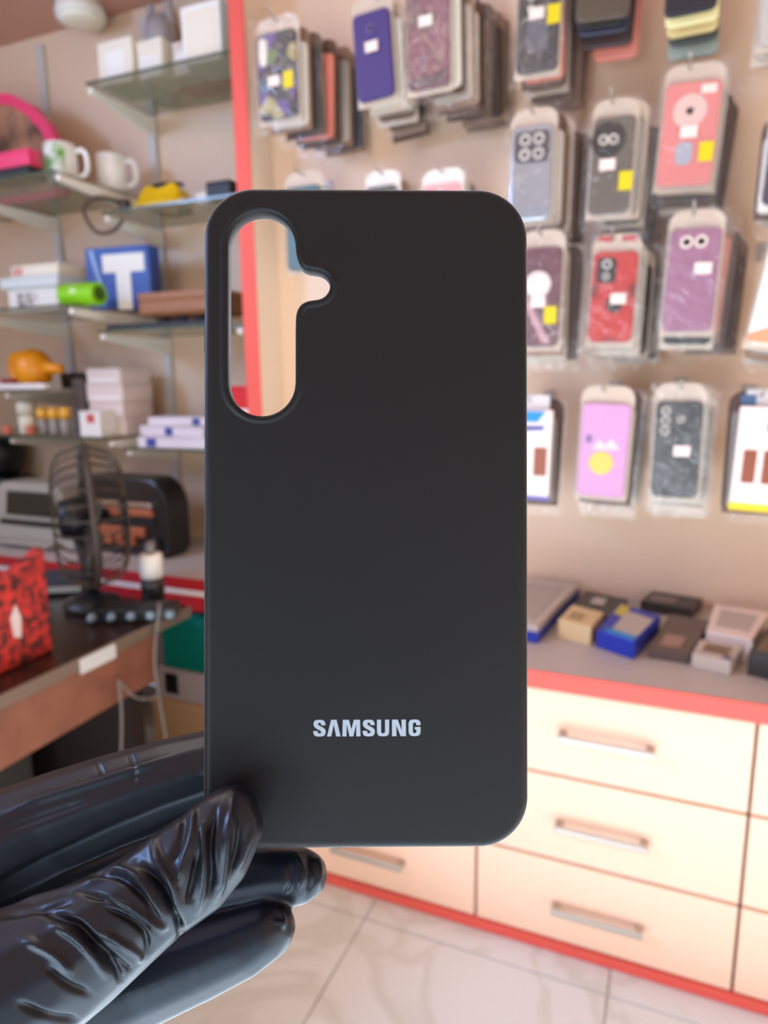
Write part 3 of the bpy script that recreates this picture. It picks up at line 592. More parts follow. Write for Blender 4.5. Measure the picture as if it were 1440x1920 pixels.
def behind(front_label, X, Y0, n, ztop, wd, ht, cols, step=0.022, roll=0.0, drift=0.0):  # rear cards and cases darkened, colour carries the shade between packs
    words = ('directly', 'second', 'third', 'fourth', 'fifth', 'sixth', 'seventh')
    for k in range(n):
        nm, rgb = cols[k % len(cols)]
        pack('%s case pack hanging %s behind the %s' % (nm, words[k], front_label), X + drift * (k + 1) + random.uniform(-0.008, 0.008), Y0 + step * (k + 1), ztop - 0.0035 * (k + 1) + random.uniform(-0.012, 0.004), wd * random.uniform(0.96, 1.02), ht * random.uniform(0.97, 1.03), col(rgb, 0.4), roll + random.uniform(-2.5, 2.5), cardm=random.choice((CARD, mat('shaded_tan_card', (150, 116, 94), 0.5), mat('shaded_brown_card', (96, 70, 56), 0.5))), bag=(k % 2 == 1), yaw=random.uniform(-0.05, 0.05))
def hook(X, z, y0):
    """steel peg hook fixed to the wall, tip slightly raised"""
    h = obj('display_hook', tube([(X, WY - 0.002, z), (X, WY - 0.03, z), (X, y0 + 0.02, z), (X, y0 - 0.012, z + 0.004), (X, y0 - 0.02, z + 0.014)], 0.0022, 6), STEEL, pw, smooth=True)
    obj('hook_plate', box(X - 0.012, X + 0.012, WY - 0.004, WY, z - 0.016, z + 0.016, 0.001), STEEL, h)
def at(px, py, Y): return PY(px, py, Y)
DKB = ('dark brown', (58, 38, 30)); BLK = ('black', (34, 32, 32)); CLR = ('pale clear', (190, 176, 162)); BRN = ('brown', (98, 68, 52)); COR = ('coral', (224, 128, 110)); NAV = ('navy', (44, 46, 66)); GRY = ('grey', (150, 140, 132)); TAN = ('tan', (150, 116, 94)); WHT = ('white', (228, 220, 208))
PALE = mat('pale_ring', (214, 204, 194), 0.2)
def place(label, x0, y0, x1, y1, Y, m, back, roll=0.0, wmul=1.0, **k):
    """x0..y1: where the front case shows in the photograph; Y its distance in the room"""
    a, b2 = at(x0, (y0 + y1) / 2, Y), at(x1, (y0 + y1) / 2, Y); tp, bt = at((x0 + x1) / 2, y0, Y), at((x0 + x1) / 2, y1, Y)
    X, wd, ht = (a.x + b2.x) / 2, (b2.x - a.x) * wmul, tp.z - bt.z
    pack(label, X, Y, tp.z, wd, ht, m, roll, **k)
    hook(X, tp.z + 0.022, Y - 0.02)
    if back: behind(back[0], X, Y, back[1], tp.z, wd, ht, back[2], back[3] if len(back) > 3 else 0.022, roll, back[4] if len(back) > 4 else 0.003)
# top row
FLOR = mat('floral_print', (54, 52, 66), 0.4); FLOR.node_tree.nodes.clear()
n, l = FLOR.node_tree.nodes, FLOR.node_tree.links
ou = n.new('ShaderNodeOutputMaterial'); b = n.new('ShaderNodeBsdfPrincipled'); b.inputs['Roughness'].default_value = 0.4; l.new(b.outputs[0], ou.inputs[0])
tc = n.new('ShaderNodeTexCoord'); vo = n.new('ShaderNodeTexVoronoi'); vo.inputs['Scale'].default_value = 42; l.new(tc.outputs['Object'], vo.inputs['Vector'])
sp = n.new('ShaderNodeSeparateColor'); l.new(vo.outputs['Color'], sp.inputs[0]); rp = n.new('ShaderNodeValToRGB'); rp.color_ramp.interpolation = 'CONSTANT'; l.new(sp.outputs[0], rp.inputs[0]); l.new(rp.outputs[0], b.inputs['Base Color'])
for q, (ps, rgb) in enumerate(((0, (26, 26, 34)), (0.36, (86, 60, 124)), (0.52, (96, 118, 62)), (0.66, (60, 84, 100)), (0.78, (34, 36, 42)), (0.93, (160, 146, 90)))):
    e_ = rp.color_ramp.elements[q] if q < 2 else rp.color_ramp.elements.new(ps)
    e_.position = ps; e_.color = (*lin(rgb), 1)
place('dark phone case with purple and green floral print beside the red edge', 487, 62, 560, 225, 1.33, FLOR, ('floral case', 6, [WHT, BLK, COR, DKB, CLR, NAV], 0.026, 0.011), 0, cam_mod=('bar', PALE), stick=(-0.004, 0.075), ystick=(0.029, 0.073))
place('plain deep purple phone case with a small pale sticker', 674, 22, 743, 188, 1.35, mat('deep_purple', (62, 44, 112), 0.5), ('plain purple case', 5, [WHT, DKB, BRN, DKB, TAN], 0.024, 0.006), -4, stick=(0.0, 0.098), extra=lambda t, c, wd, ht: rings(c, [(0.0, 0.045, 0.008)], mat('dark_logo', (110, 96, 150), 0.4)), bag=False)
def xlines(t, c, wd, ht):
    obj('ring_grip', lathe([(0.012, 0.0095), (0.012, 0.012), (0.016, 0.012), (0.016, 0.0095)], 20, M4=Matrix.Translation((0, 0, 0.03)) @ Matrix.Rotation(math.radians(90), 4, 'X')), mat('dark_maroon', (84, 56, 66), 0.3), c)
    obj('cross_rib', prism([(-0.012, 0.01), (-0.005, 0.01), (wd * 0.42, -0.06), (wd * 0.32, -0.06)], -0.0108, -0.009), mat('rib_maroon', (110, 58, 74), 0.4), c)
    obj('dark_foot', prism([(-wd * 0.45, -ht/2 + 0.003), (wd * 0.45, -ht/2 + 0.003), (wd * 0.45, -ht/2 + 0.026), (-wd * 0.45, -ht/2 + 0.018)], -0.0110, -0.009), mat('dark_maroon', (84, 56, 66), 0.3), c)
MAR = mat('maroon_case', (116, 62, 82), 0.3)
place('maroon armoured phone case with a ring, above the held case', 767, -15, 846, 168, 1.34, MAR, ('upper maroon ring case', 6, [WHT, CLR, WHT, BRN, DKB, BRN], 0.024, 0.013), -1, cam_mod=('bar', mat('dark_maroon', (84, 56, 66), 0.3)), stick=(-0.002, 0.118), extra=xlines)
def ribs(t, c, wd, ht):
    for q in range(9): obj('groove', box(-wd/2 + 0.008 + q * (wd - 0.016) / 8 - 0.001, -wd/2 + 0.008 + q * (wd - 0.016) / 8 + 0.001, -0.0106, -0.009, -ht/2 + 0.012, ht/2 - 0.055), mat('dark_grey_rib', (84, 80, 78), 0.4), c)
def plate(t, c, wd, ht): obj('inner_frame', prism([(x, z - 0.005) for x, z in rrect(wd * 0.5, ht * 0.5, 0.006)], -0.0108, -0.009), mat('slate_plate', (84, 86, 96), 0.35), c)
place('dark navy phone case with yellow sticker in the top row', 970, -30, 1048, 137, 1.36, mat('navy_case', (38, 42, 54), 0.3), ('dark navy case', 5, [COR, BRN, DKB, TAN, BRN], 0.022, 0.006), 1, cam_mod=('small', BLACKP), stick=(-0.002, 0.098), ystick=(0.028, 0.092), extra=plate)
place('olive brown phone case over a fan of darker ones in the top row', 1080, -70, 1182, 42, 1.34, mat('olive_case', (84, 72, 60), 0.4), None, 3, ystick=(0.034, 0.05), bag=False, card=False)
for k, (nm, rgb, x0, x1, yb) in enumerate((('black', (24, 24, 26), 1080, 1172, 55), ('navy blue', (58, 58, 76), 1082, 1178, 68), ('dark brown', (70, 52, 50), 1088, 1184, 92), ('coral pink', (226, 134, 116), 1112, 1194, 116))):
    Yk = 1.364 + 0.024 * k; a, b2, q = at(x0, yb, Yk), at(x1, yb, Yk), at((x0 + x1) / 2, yb, Yk)
    pack('%s phone case pack in the fan behind the olive brown case' % nm, (a.x + b2.x) / 2, Yk, q.z + 0.16, b2.x - a.x, 0.16, col(rgb, 0.4), 3, bag=False, card=False, cam_mod=('small', BLACKP))
place('black glossy phone case cut by the top edge above the cream ones', 1250, -120, 1350, 28, 1.33, mat('glossy_black_case', (40, 42, 50), 0.15), None, -1, bag=False, card=False, cam_mod=('small', BLACKP))
for k, (nm, rgb, x0, x1, yb) in enumerate((('upper cream yellow', (240, 222, 160), 1247, 1347, 50), ('lower cream yellow', (216, 190, 130), 1250, 1346, 68), ('dark grey', (74, 74, 70), 1254, 1346, 84), ('clear greenish', (170, 176, 162), 1252, 1346, 112))):
    Yk = 1.352 + 0.024 * k; a, b2, q = at(x0, yb, Yk), at(x1, yb, Yk), at((x0 + x1) / 2, yb, Yk)
    pack('%s phone case pack hanging below the glossy black case' % nm, (a.x + b2.x) / 2, Yk, q.z + 0.16, b2.x - a.x, 0.16, col(rgb, 0.35), -1, bag=False, card=False, cam_mod=('small', BLACKP))
place('clear phone case cut off at the upper right corner', 1428, -90, 1520, 82, 1.34, mat('clear_case', (190, 184, 176), 0.15), ('upper right corner clear case', 2, [CLR, GRY]), 0)
# second row
TEAL = mat('dark_teal_case', (78, 104, 104), 0.4)
place('dark teal phone case seen through the camera cutout', 540, 350, 606, 506, 1.40, TEAL, None, 0, bag=False)
place('dark green phone case with a pale header above the held case', 690, 350, 748, 500, 1.36, mat('dark_green_case', (62, 72, 62), 0.4), ('dark green case', 2, [WHT, CLR]), 0, cardm=WHITEP)
place('pink phone case with a pale header above the held case', 795, 348, 866, 500, 1.36, mat('rose_case', (238, 158, 160), 0.4), ('rose pink case', 3, [WHT, TAN, BRN]), 0, cardm=WHITEP)
CLC = mat('clear_case_silver', (176, 184, 192), 0.16, metal=0.6, bump=(30, 0.5))
place('clear phone case with a dark four-lens square right of the held case', 958, 238, 1035, 415, 1.33, CLC, ('clear four-lens case', 4, [CLR, TAN, BRN, DKB], 0.022, 0.01), 1, cam_mod=('square', mat('slate_window', (70, 68, 76), 0.2)))
place('grey brown phone case with a big round black camera ring', 1105, 222, 1183, 402, 1.34, mat('grey_brown_case', (98, 88, 78), 0.3), ('round camera ring case', 5, [GRY, DKB, BRN, DKB, TAN], 0.022, 0.008), 2, cam_mod=('round', mat('gloss_black_ring', (28, 28, 30), 0.1)), stick=(-0.006, 0.086), ystick=(0.026, 0.058))
def halo(t, c, wd, ht): obj('magnet_ring', lathe([(0.006, 0.0095), (0.006, 0.0108), (0.026, 0.0108), (0.026, 0.0095)], 28, M4=Matrix.Translation((-0.002, 0, 0.035)) @ Matrix.Rotation(math.radians(90), 4, 'X')), mat('pale_rose', (226, 188, 176), 0.3), c); obj('pale_print', box(0.012, 0.035, -0.011, -0.009, ht/2 - 0.02, ht/2 - 0.007), STK, c); obj('grey_print', prism([(x - 0.004, z - 0.03) for x, z in rrect(0.026, 0.036, 0.01)], -0.0108, -0.009), mat('blue_grey_print', (170, 170, 180), 0.2), c)
place('shiny pink phone case with a pale circle in the second row', 1234, 158, 1338, 350, 1.36, mat('holo_pink_case', (222, 130, 124), 0.18), ('shiny pink case', 6, [BLK, DKB, CLR, DKB, BRN, DKB], 0.022, 0.004), 3, ystick=(0.03, 0.058), stick=(0.0, 0.09), extra=halo)
place('dark purple phone case with a white header cut by the right edge', 1432, 240, 1520, 385, 1.32, mat('dark_plum_case', (62, 44, 58), 0.3), ('dark purple case at the right edge', 3, [WHT, GRY, DKB]), 3, cardm=WHITEP, hd=0.09)
# third row
def disc(t, c, wd, ht): obj('white_disc', lathe([(0.002, 0.0095), (0.023, 0.0095), (0.023, 0.0125), (0.002, 0.0125)], 26, M4=Matrix.Translation((-0.004, 0, 0.022)) @ Matrix.Rotation(math.radians(90), 4, 'X')), mat('pale_disc', (232, 216, 208), 0.3), c); obj('diagonal_rib', prism([(-wd * 0.45, 0.0), (-wd * 0.3, 0.0), (wd * 0.3, -0.08), (wd * 0.1, -0.08)], -0.0105, -0.009), mat('pale_rib', (196, 150, 154), 0.4), c)
place('plum phone case with a white disc right of the held case', 975, 465, 1050, 650, 1.31, mat('plum_case', (104, 56, 66), 0.3), ('plum case with white disc', 4, [COR, CLR, TAN, BRN]), 1, ystick=(0.021, 0.062), stick=(-0.002, 0.085), extra=disc)
def rd(t, c, wd, ht):
    obj('black_grip_ring', lathe([(0.008, 0.0095), (0.008, 0.0125), (0.014, 0.0125), (0.014, 0.0095)], 22, M4=Matrix.Translation((0.004, 0, -0.012)) @ Matrix.Rotation(math.radians(90), 4, 'X')), BLACKP, c)
    for s in (-1, 1): obj('side_notch', box(s * (wd/2 - 0.006) - 0.006, s * (wd/2 - 0.006) + 0.006, -0.0105, -0.009, 0.0, 0.022), mat('dark_red_part', (130, 26, 24), 0.4), c)
    for s in (-1, 1): obj('red_header_print', box(s * 0.02 - 0.012, s * 0.02 + 0.012, -0.002, 0.001, ht + 0.026, ht + 0.034), mat('header_red', (190, 56, 62), 0.5), t)
    obj('bottom_port', box(-0.012, 0.012, -0.0105, -0.009, -ht/2 + 0.002, -ht/2 + 0.008), mat('dark_red_part', (130, 26, 24), 0.4), c)
place('bright red armoured phone case with a black camera square', 1105, 473, 1188, 642, 1.34, mat('bright_red_case', (190, 30, 26), 0.35), ('bright red case', 5, [CLR, DKB, DKB, BRN, DKB], 0.022, 0.008), 2, cam_mod=('small', BLACKP), stick=(0.01, 0.082), extra=rd)
place('mauve glitter phone case with two pale lens dots', 1245, 430, 1340, 622, 1.31, mat('mauve_glitter', (146, 94, 120), 0.35, var=((164, 110, 136), 160, 0.2)), ('mauve glitter case', 5, [BLK, COR, BRN, DKB, BRN], 0.024, 0.009), 2, cam_mod=('dots', STK), stick=(0.016, 0.108))
place('white and peach card pack slanting at the right picture edge', 1402, 460, 1500, 650, 1.30, mat('white_peach_card', (240, 234, 220), 0.5), ('white and peach card pack', 3, [GRY, BRN, TAN]), 9, bag=False, extra=lambda t, c, wd, ht: obj('orange_foot', prism([(-wd * 0.49, -ht/2 + 0.004), (wd * 0.49, -ht/2 + 0.004), (wd * 0.49, -ht/2 + 0.05), (-wd * 0.49, -ht/2 + 0.016)], -0.0108, -0.009), mat('peach_orange', (236, 156, 116), 0.5), c))
# bottom row
def boxpack(label, x0, y0, x1, y1, Y, roll, topm, botm, winm, logo, back, depth=0.018):
    a, b2 = at(x0, (y0 + y1) / 2, Y), at(x1, (y0 + y1) / 2, Y); tp, bt = at((x0 + x1) / 2, y0, Y), at((x0 + x1) / 2, y1, Y)
    X, wd, ht = (a.x + b2.x) / 2, b2.x - a.x, tp.z - bt.z
    t = thing('boxed_case', label, 'phone case box', (X, Y, bt.z), (0, math.radians(roll), 0), 'boxed phone cases on the hooks')
    obj('carton', box(-wd/2, wd/2, -depth, 0, 0, ht, 0.001), mat('pinkish_white_card', (244, 224, 214), 0.45), t)
    obj('header_tab', prism([(x, z + ht + 0.012) for x, z in rrect(wd * 0.8, 0.03, 0.006)], -0.004, -0.002), mat('grey_header', (206, 196, 196), 0.3), t)
    if topm: obj('top_band', prism([(-wd/2, ht - 0.002), (wd/2 - 0.012, ht - 0.002), (wd/2 - 0.026, ht - 0.022), (-wd/2, ht - 0.022)], -depth - 0.001, -depth + 0.002), topm, t); obj('logo_band', prism([(-wd/2 + 0.01, ht - 0.03), (wd/2 - 0.012, ht - 0.028), (wd/2 - 0.016, ht - 0.036), (-wd/2 + 0.01, ht - 0.04)], -depth - 0.001, -depth + 0.002), BLUEP, t)
    obj('bottom_band', box(-wd/2 - 0.0005, wd/2 + 0.0005, -depth - 0.0008, 0.0005, -0.0005, 0.006 if topm else 0.012), botm, t)
    for s in winm: obj('window', prism([(x + s * wd, z + ht * 0.43) for x, z in rrect(wd * 0.28, ht * 0.32, 0.003)], -depth - 0.0012, -depth + 0.002), mat('brown_window', (146, 74, 44), 0.4), t)
    if logo:
        obj('red_logo', lathe([(0.011, 0.0), (0.011, 0.0015), (0.016, 0.0015), (0.016, 0.0)], 20, M4=Matrix.Translation((wd * 0.32, -depth, ht * 0.82)) @ Matrix.Rotation(math.radians(90), 4, 'X')), mat('logo_red', (222, 74, 70), 0.5), t)
        obj('blue_tab', box(-wd/2, -wd/2 + 0.022, -0.006, -0.003, ht + 0.001, ht + 0.018), mat('blue_tab', (70, 96, 130), 0.4), t)
    hook(X, tp.z + 0.016, Y - 0.02)
    behind(back, X, Y + 0.012, 3, tp.z, wd, ht, [GRY, BRN, TAN], 0.022, roll)
boxpack('white phone case box with a blue top touching the held case edge', 950, 768, 1034, 932, 1.31, 1, mat('sky_blue_print', (30, 140, 214), 0.45), mat('violet_blue_print', (96, 92, 180), 0.45), (0.28, -0.2), False, 'blue-topped box')
def sun(t, c, wd, ht): obj('yellow_print', lathe([(0.001, 0.0095), (0.021, 0.0095), (0.021, 0.011), (0.001, 0.011)], 26, M4=Matrix.Translation((-0.002, 0, -0.022)) @ Matrix.Rotation(math.radians(90), 4, 'X')), mat('warm_yellow', (240, 196, 92), 0.45), c); obj('pale_print', prism([(-0.02, 0.002), (0.028, 0.004), (0.012, 0.022), (0.002, 0.008), (-0.006, 0.02)], -0.0106, -0.009), mat('pale_lilac_print', (238, 206, 224), 0.45), c); obj('dark_print', prism([(x - 0.026, z + 0.02) for x, z in rrect(0.01, 0.014, 0.004)], -0.0107, -0.009), mat('grey_violet_print', (126, 100, 150), 0.45), c)
place('lilac phone case with a round yellow print in the bottom row', 1084, 756, 1174, 930, 1.30, mat('lilac_case', (206, 148, 190), 0.4), ('lilac case', 5, [CLR, TAN, BRN, TAN, CLR]), 2, bag=False, extra=sun)
place('black ribbed phone case with a pale sticker in the bottom row', 1226, 752, 1313, 932, 1.30, mat('charcoal_ribbed', (36, 33, 32), 0.35), ('black ribbed case', 4, [('pale teal', (150, 182, 176)), GRY, CLR, TAN]), 0, cam_mod=('strip', PALE), stick=(0.008, 0.09), extra=ribs)
boxpack('white phone case box with red ring logo and yellow foot', 1372, 762, 1462, 955, 1.29, 2, None, mat('bright_yellow_print', (238, 204, 20), 0.45), (-0.18, 0.24), True, 'yellow-footed box')

# ------------------------------------------------------------------ flat goods on the counter
def flat(name, label, cat, quad, h, m, z0=CT + 0.0004, tops=(), edge=None):
    """thin box whose base corners are read off the counter plane"""
    h *= 1.35; P = [PZ(x, y, CT) for x, y in quad]; c = sum(P, Vector()) / 4
    t = thing(name, label, cat, (c.x, c.y, z0))
    pl = [(p.x - c.x, p.y - c.y) for p in P]
    obj('body', prism(pl, 0, h, 'Z', 0.0012), m, t)
    def bil(u, v): a = [pl[0][i] * (1-u) + pl[1][i] * u for i in (0, 1)]; b2 = [pl[3][i] * (1-u) + pl[2][i] * u for i in (0, 1)]; return (a[0] * (1-v) + b2[0] * v, a[1] * (1-v) + b2[1] * v)
    for nm, u0, u1, v0, v1, pm in tops:
        obj(nm, prism([bil(u0, v0), bil(u1, v0), bil(u1, v1), bil(u0, v1)], h - 0.0008, h + 0.001, 'Z'), pm, t)
    if edge: obj('coloured_rim', prism([bil(-0.01, -0.01), bil(1.01, -0.01), bil(1.01, 1.01), bil(-0.01, 1.01)], 0.001, h * 0.62, 'Z'), edge, t)
    return t
BLUEB = mat('royal_blue_box', (30, 52, 170), 0.4); GREYB = mat('pale_grey_blister', (190, 178, 170), 0.3)
flat('blister_box', 'pale blister box with royal blue sides touching the held case edge', 'box', [(900, 1188), (1008, 1206), (1085, 1122), (985, 1106)], 0.024, GREYB, edge=BLUEB, tops=[('clear_window', 0.1, 0.85, 0.1, 0.85, mat('grey_window', (168, 158, 152), 0.15))])
flat('carton', 'black packet lying at the back behind the tan box', 'packet', [(1062, 1168), (1150, 1176), (1176, 1140), (1098, 1124)], 0.014, mat('dark_grey_packet', (44, 41, 40), 0.35), tops=[('white_print', 0.3, 0.6, 0.5, 0.8, GREYB)])
flat('carton', 'small tan box lying before the black packet', 'box', [(1046, 1196), (1106, 1212), (1130, 1182), (1072, 1166)], 0.026, mat('tan_yellow_box', (222, 194, 146), 0.5), tops=[('brown_print', 0.2, 0.6, 0.2, 0.6, mat('brown_print', (176, 146, 104), 0.5))])
flat('blister_box', 'royal blue box with grey and yellow print on the counter', 'box', [(1118, 1214), (1188, 1238), (1236, 1186), (1162, 1160)], 0.024, BLUEB, tops=[('grey_print', 0.3, 0.95, 0.15, 0.8, GREYB), ('yellow_print', 0.05, 0.3, 0.6, 0.95, mat('olive_yellow', (206, 186, 70), 0.5)), ('sky_blue_print', 0.2, 0.95, 0.02, 0.14, mat('sky_blue_print', (30, 140, 214), 0.45))])
flat('carton', 'brown packet right of the royal blue box', 'packet', [(1216, 1234), (1292, 1246), (1330, 1182), (1254, 1168)], 0.014, mat('brown_grey_packet', (92, 74, 68), 0.35), tops=[('reddish_print', 0.2, 0.7, 0.1, 0.4, mat('dusty_rose', (166, 128, 118), 0.4))])
flat('carton', 'dark packet at the back between blue box and white box', 'packet', [(1200, 1146), (1296, 1162), (1316, 1142), (1222, 1126)], 0.016, mat('dark_brown_packet', (52, 44, 42), 0.4), tops=[('grey_print', 0.1, 0.6, 0.2, 0.7, mat('taupe_print', (128, 112, 106), 0.4))])
flat('carton', 'white flat box at the back right of the counter', 'box', [(1322, 1212), (1408, 1232), (1440, 1176), (1338, 1160)], 0.022, mat('pinkish_white_card', (244, 224, 214), 0.45), tops=[('pale_print', 0.15, 0.85, 0.2, 0.8, GREYB)])
flat('blister_box', 'clear blister pack with a brown cable lying at the counter front', 'packet', [(1296, 1252), (1368, 1268), (1392, 1240), (1310, 1224)], 0.018, mat('clear_blister', (196, 184, 174), 0.15), tops=[('brown_insert', 0.2, 0.8, 0.3, 0.8, mat('brown_insert', (126, 100, 80), 0.4)), ('violet_print', 0.75, 0.95, 0.05, 0.3, mat('violet_print', (110, 96, 130), 0.4))])
flat('carton', 'black pouch leaning at the right picture edge of the counter', 'pouch', [(1400, 1266), (1506, 1292), (1538, 1214), (1450, 1196)], 0.03, mat('soft_black_pouch', (44, 38, 36), 0.5), tops=[('brown_flap', 0.1, 0.5, 0.05, 0.5, mat('brown_flap', (112, 88, 72), 0.5))])

# ------------------------------------------------------------------ the held phone case
CD = 0.1733                                     # distance of its face from the lens
MMPP = CD / F                                   # metres per photograph pixel on that face
ccx, ccy = 686.5, 970.5
hc = thing('held_phone_case', 'matt black silicone phone case with camera cutout held up in front', 'phone case')
Mc = M.copy(); Mc.translation = PD(ccx, ccy, CD)
hc.matrix_world = Mc @ Matrix.Rotation(math.radians(0.75), 4, 'Y') @ Matrix.Rotation(math.radians(-0.35), 4, 'X')
W_, H_, RC = 611 * MMPP, 1243 * MMPP, 0.0124
def off_rr(d, n=14): return rrect(W_ - 2 * d, H_ - 2 * d, max(RC - d, 0.001), n)
def L_(px, py): return ((px - ccx) * MMPP, -(py - ccy) * MMPP)
# camera opening outline (photo pixels on the case face), sampled from arcs and a spline, counter-clockwise in local x-up frame
def arc(cx, cy, r, a0, a1, n): return [(cx + r * math.cos(math.radians(a0 + (a1 - a0) * k / n)), cy + r * math.sin(math.radians(a0 + (a1 - a0) * k / n))) for k in range(n + 1)]
hole_px = []
hole_px += arc(490, 459, 63, 180, 354, 26)             # top of the capsule, left to right (y grows downwards)
hole_px += [(554, 472), (557, 486), (563, 498), (573, 505)]
hole_px += arc(592, 534, 27, -86, 82, 14)              # flash lobe
hole_px += [(578, 562), (566, 567), (558, 576), (554, 590), (553.5, 620), (553.5, 660), (553.5, 690), (553.5, 715)]
hole_px += arc(490.5, 717, 63, 4, 176, 24)             # bottom of the capsule
hole_px += [(427.2, 700), (427, 660), (427, 620), (427, 580), (427, 540), (427, 500)]
hole = [Vector(L_(x, y)) for x, y in hole_px]
# even out and smooth the outline
def resample(P, n):
    P = P + [P[0]]; s = [0]
    for a, b2 in zip(P, P[1:]): s.append(s[-1] + (b2 - a).length)
    out = []; j = 0
    for k in range(n):
        d = s[-1] * k / n
        while s[j + 1] < d: j += 1
        f_ = (d - s[j]) / max(1e-9, s[j + 1] - s[j]); out.append(P[j].lerp(P[j + 1], f_))
    return out
hole = resample(hole, 200)
for _ in range(3): hole = [(hole[i-1] + hole[i] * 2 + hole[(i+1) % 200]) / 4 for i in range(200)]
hn = []
for i in range(200):
    tg = (hole[(i+2) % 200] - hole[i-2]).normalized(); hn.append(Vector((-tg.y, tg.x)))
cen = Vector(L_(490, 600))
if sum(hn[i].dot(hole[i] - cen) for i in range(200)) < 0: hn = [-v for v in hn]       # outward, into the case material
def hole_off(d): return [hole[i] + hn[i] * d for i in range(200)]
bm = bmesh.new()
def ring(pts, z): return [bm.verts.new((p[0], p[1], z)) for p in pts]
def bridge(a, b2):
    for k in range(len(a)): bm.faces.new((a[k], a[(k+1) % len(a)], b2[(k+1) % len(a)], b2[k]))
TH, RB_ = 0.0100, 0.0020
outs = [ring(off_rr(RB_ + 0.0006), 0.0)]
for k in range(8):
    a = math.radians(90 * k / 7); outs.append(ring(off_rr(RB_ * (1 - math.sin(a))), -RB_ * (1 - math.cos(a))))
outs += [ring(off_rr(0.0), -TH * 0.8), ring(off_rr(0.0004), -TH), ring(off_rr(0.0016), -TH - 0.0001), ring(off_rr(0.0018), -0.0055), ring(off_rr(0.0026), -0.0045)]
for a, b2 in zip(outs, outs[1:]): bridge(a, b2)
HB = 0.0014
hs = [ring(hole_off(HB + 0.0009), 0.0), ring(hole_off(HB + 0.0006), 0.0), ring(hole_off(HB + 0.0002), 0.00025), ring(hole_off(HB - 0.0002), 0.0004)]
for k in range(1, 6):
    a = math.radians(90 * k / 5); hs.append(ring(hole_off((HB - 0.0002) * (1 - math.sin(a))), 0.0004 - (HB - 0.0002) * (1 - math.cos(a))))
hs += [ring(hole_off(0.0), -0.0043), ring(hole_off(0.0002), -0.0045)]
for a, b2 in zip(hs, hs[1:]): bridge(a, b2)
def loop_edges(rg): return [bm.edges.get((rg[k], rg[(k+1) % len(rg)])) for k in range(len(rg))]
from mathutils.geometry import tessellate_polygon
for ro, rh in ((outs[0], hs[0]), (outs[-1], hs[-1])):
    vs_ = ro + rh
    for tri in tessellate_polygon([[v_.co.copy() for v_ in ro], [v_.co.copy() for v_ in rh]]):
        try: bm.faces.new([vs_[q] for q in tri])
        except ValueError: pass
SIL = mat('matt_black_silicone', (19, 20, 22), 0.46, spec=0.22, bump=(2600, 0.04))
sb_ = SIL.node_tree.nodes['Principled BSDF']; sb_.inputs['Sheen Weight'].default_value = 0.35; sb_.inputs['Sheen Roughness'].default_value = 0.35; sb_.inputs['Sheen Tint'].default_value = (0.75, 0.9, 1.0, 1)
obj('shell', bm, SIL, hc, smooth=True)
for y0, y1, ex in ((590, 657, 0.0006), (673, 745, 0.0005), (810, 895, 0.0004)):
    (x, ya), (_, yb) = L_(0, y0), L_(0, y1)
    obj('side_button', bx(bmesh.new(), -W_/2 - ex, -W_/2 + 0.002, yb, ya, -0.0072, -0.0034, 0.0003, 2), SIL, hc)
# wordmark: outlines in units of a letter height of 100
GL = {'S': (72, [(0, 33), (0, 24), (3, 12), (10, 4), (21, 0), (50, 0), (62, 4), (69, 13), (72, 26), (70, 40), (60, 51), (32, 67), (27, 73), (29, 80), (36, 83), (43, 80), (46, 73), (46, 67), (70, 67), (70, 76), (66, 89), (58, 97), (47, 100), (23, 100), (11, 97), (4, 89), (1, 77), (3, 63), (14, 50), (41, 34), (46, 27), (44, 20), (37, 17), (29, 20), (26, 27), (26, 33)]),
      'A': (80, [(0, 0), (24, 100), (56, 100), (80, 0), (54, 0), (40, 72), (25, 0)]),
      'M': (104, [(0, 0), (3, 100), (38, 100), (52, 42), (66, 100), (101, 100), (104, 0), (80, 0), (79, 74), (63, 0), (41, 0), (25, 74), (24, 0)]),
      'U': (74, [(0, 100), (0, 27), (3, 13), (10, 4), (22, 0), (52, 0), (64, 4), (71, 13), (74, 27), (74, 100), (49, 100), (49, 27), (46, 20), (37, 17), (28, 20), (25, 27), (25, 100)]),
      'N': (78, [(0, 0), (0, 100), (32, 100), (54, 34), (53, 100), (78, 100), (78, 0), (48, 0), (24, 66), (25, 0)]),
      'G': (70, [(70, 66), (70, 76), (66, 89), (58, 97), (47, 100), (23, 100), (11, 97), (4, 89), (0, 76), (0, 24), (4, 11), (11, 4), (23, 0), (47, 0), (58, 4), (66, 11), (70, 24), (70, 55), (36, 55), (36, 39), (46, 39), (46, 27), (43, 20), (35, 17), (28, 20), (25, 27), (25, 73), (28, 80), (35, 83), (42, 80), (45, 73), (45, 66)])}
u = 31.0 / 100 * MMPP
lm = mat('pale_blue_grey_ink', (150, 166, 182), 0.45)
for ch, xa, xb in zip('SAMSUNG', (587.8, 613.4, 642, 680, 706.8, 735, 766), (611, 638.8, 676, 703, 729.6, 761, 788.5)):
    bx0, by0 = L_(xa, 1379.6); wd_, pts = GL[ch]; ux = (xb - xa) * MMPP / wd_
    bmL = prism([(bx0 + a * ux, by0 + q * u) for a, q in pts], 0.0, 0.00008, 'Z')
    obj('letter', bmL, lm, hc)

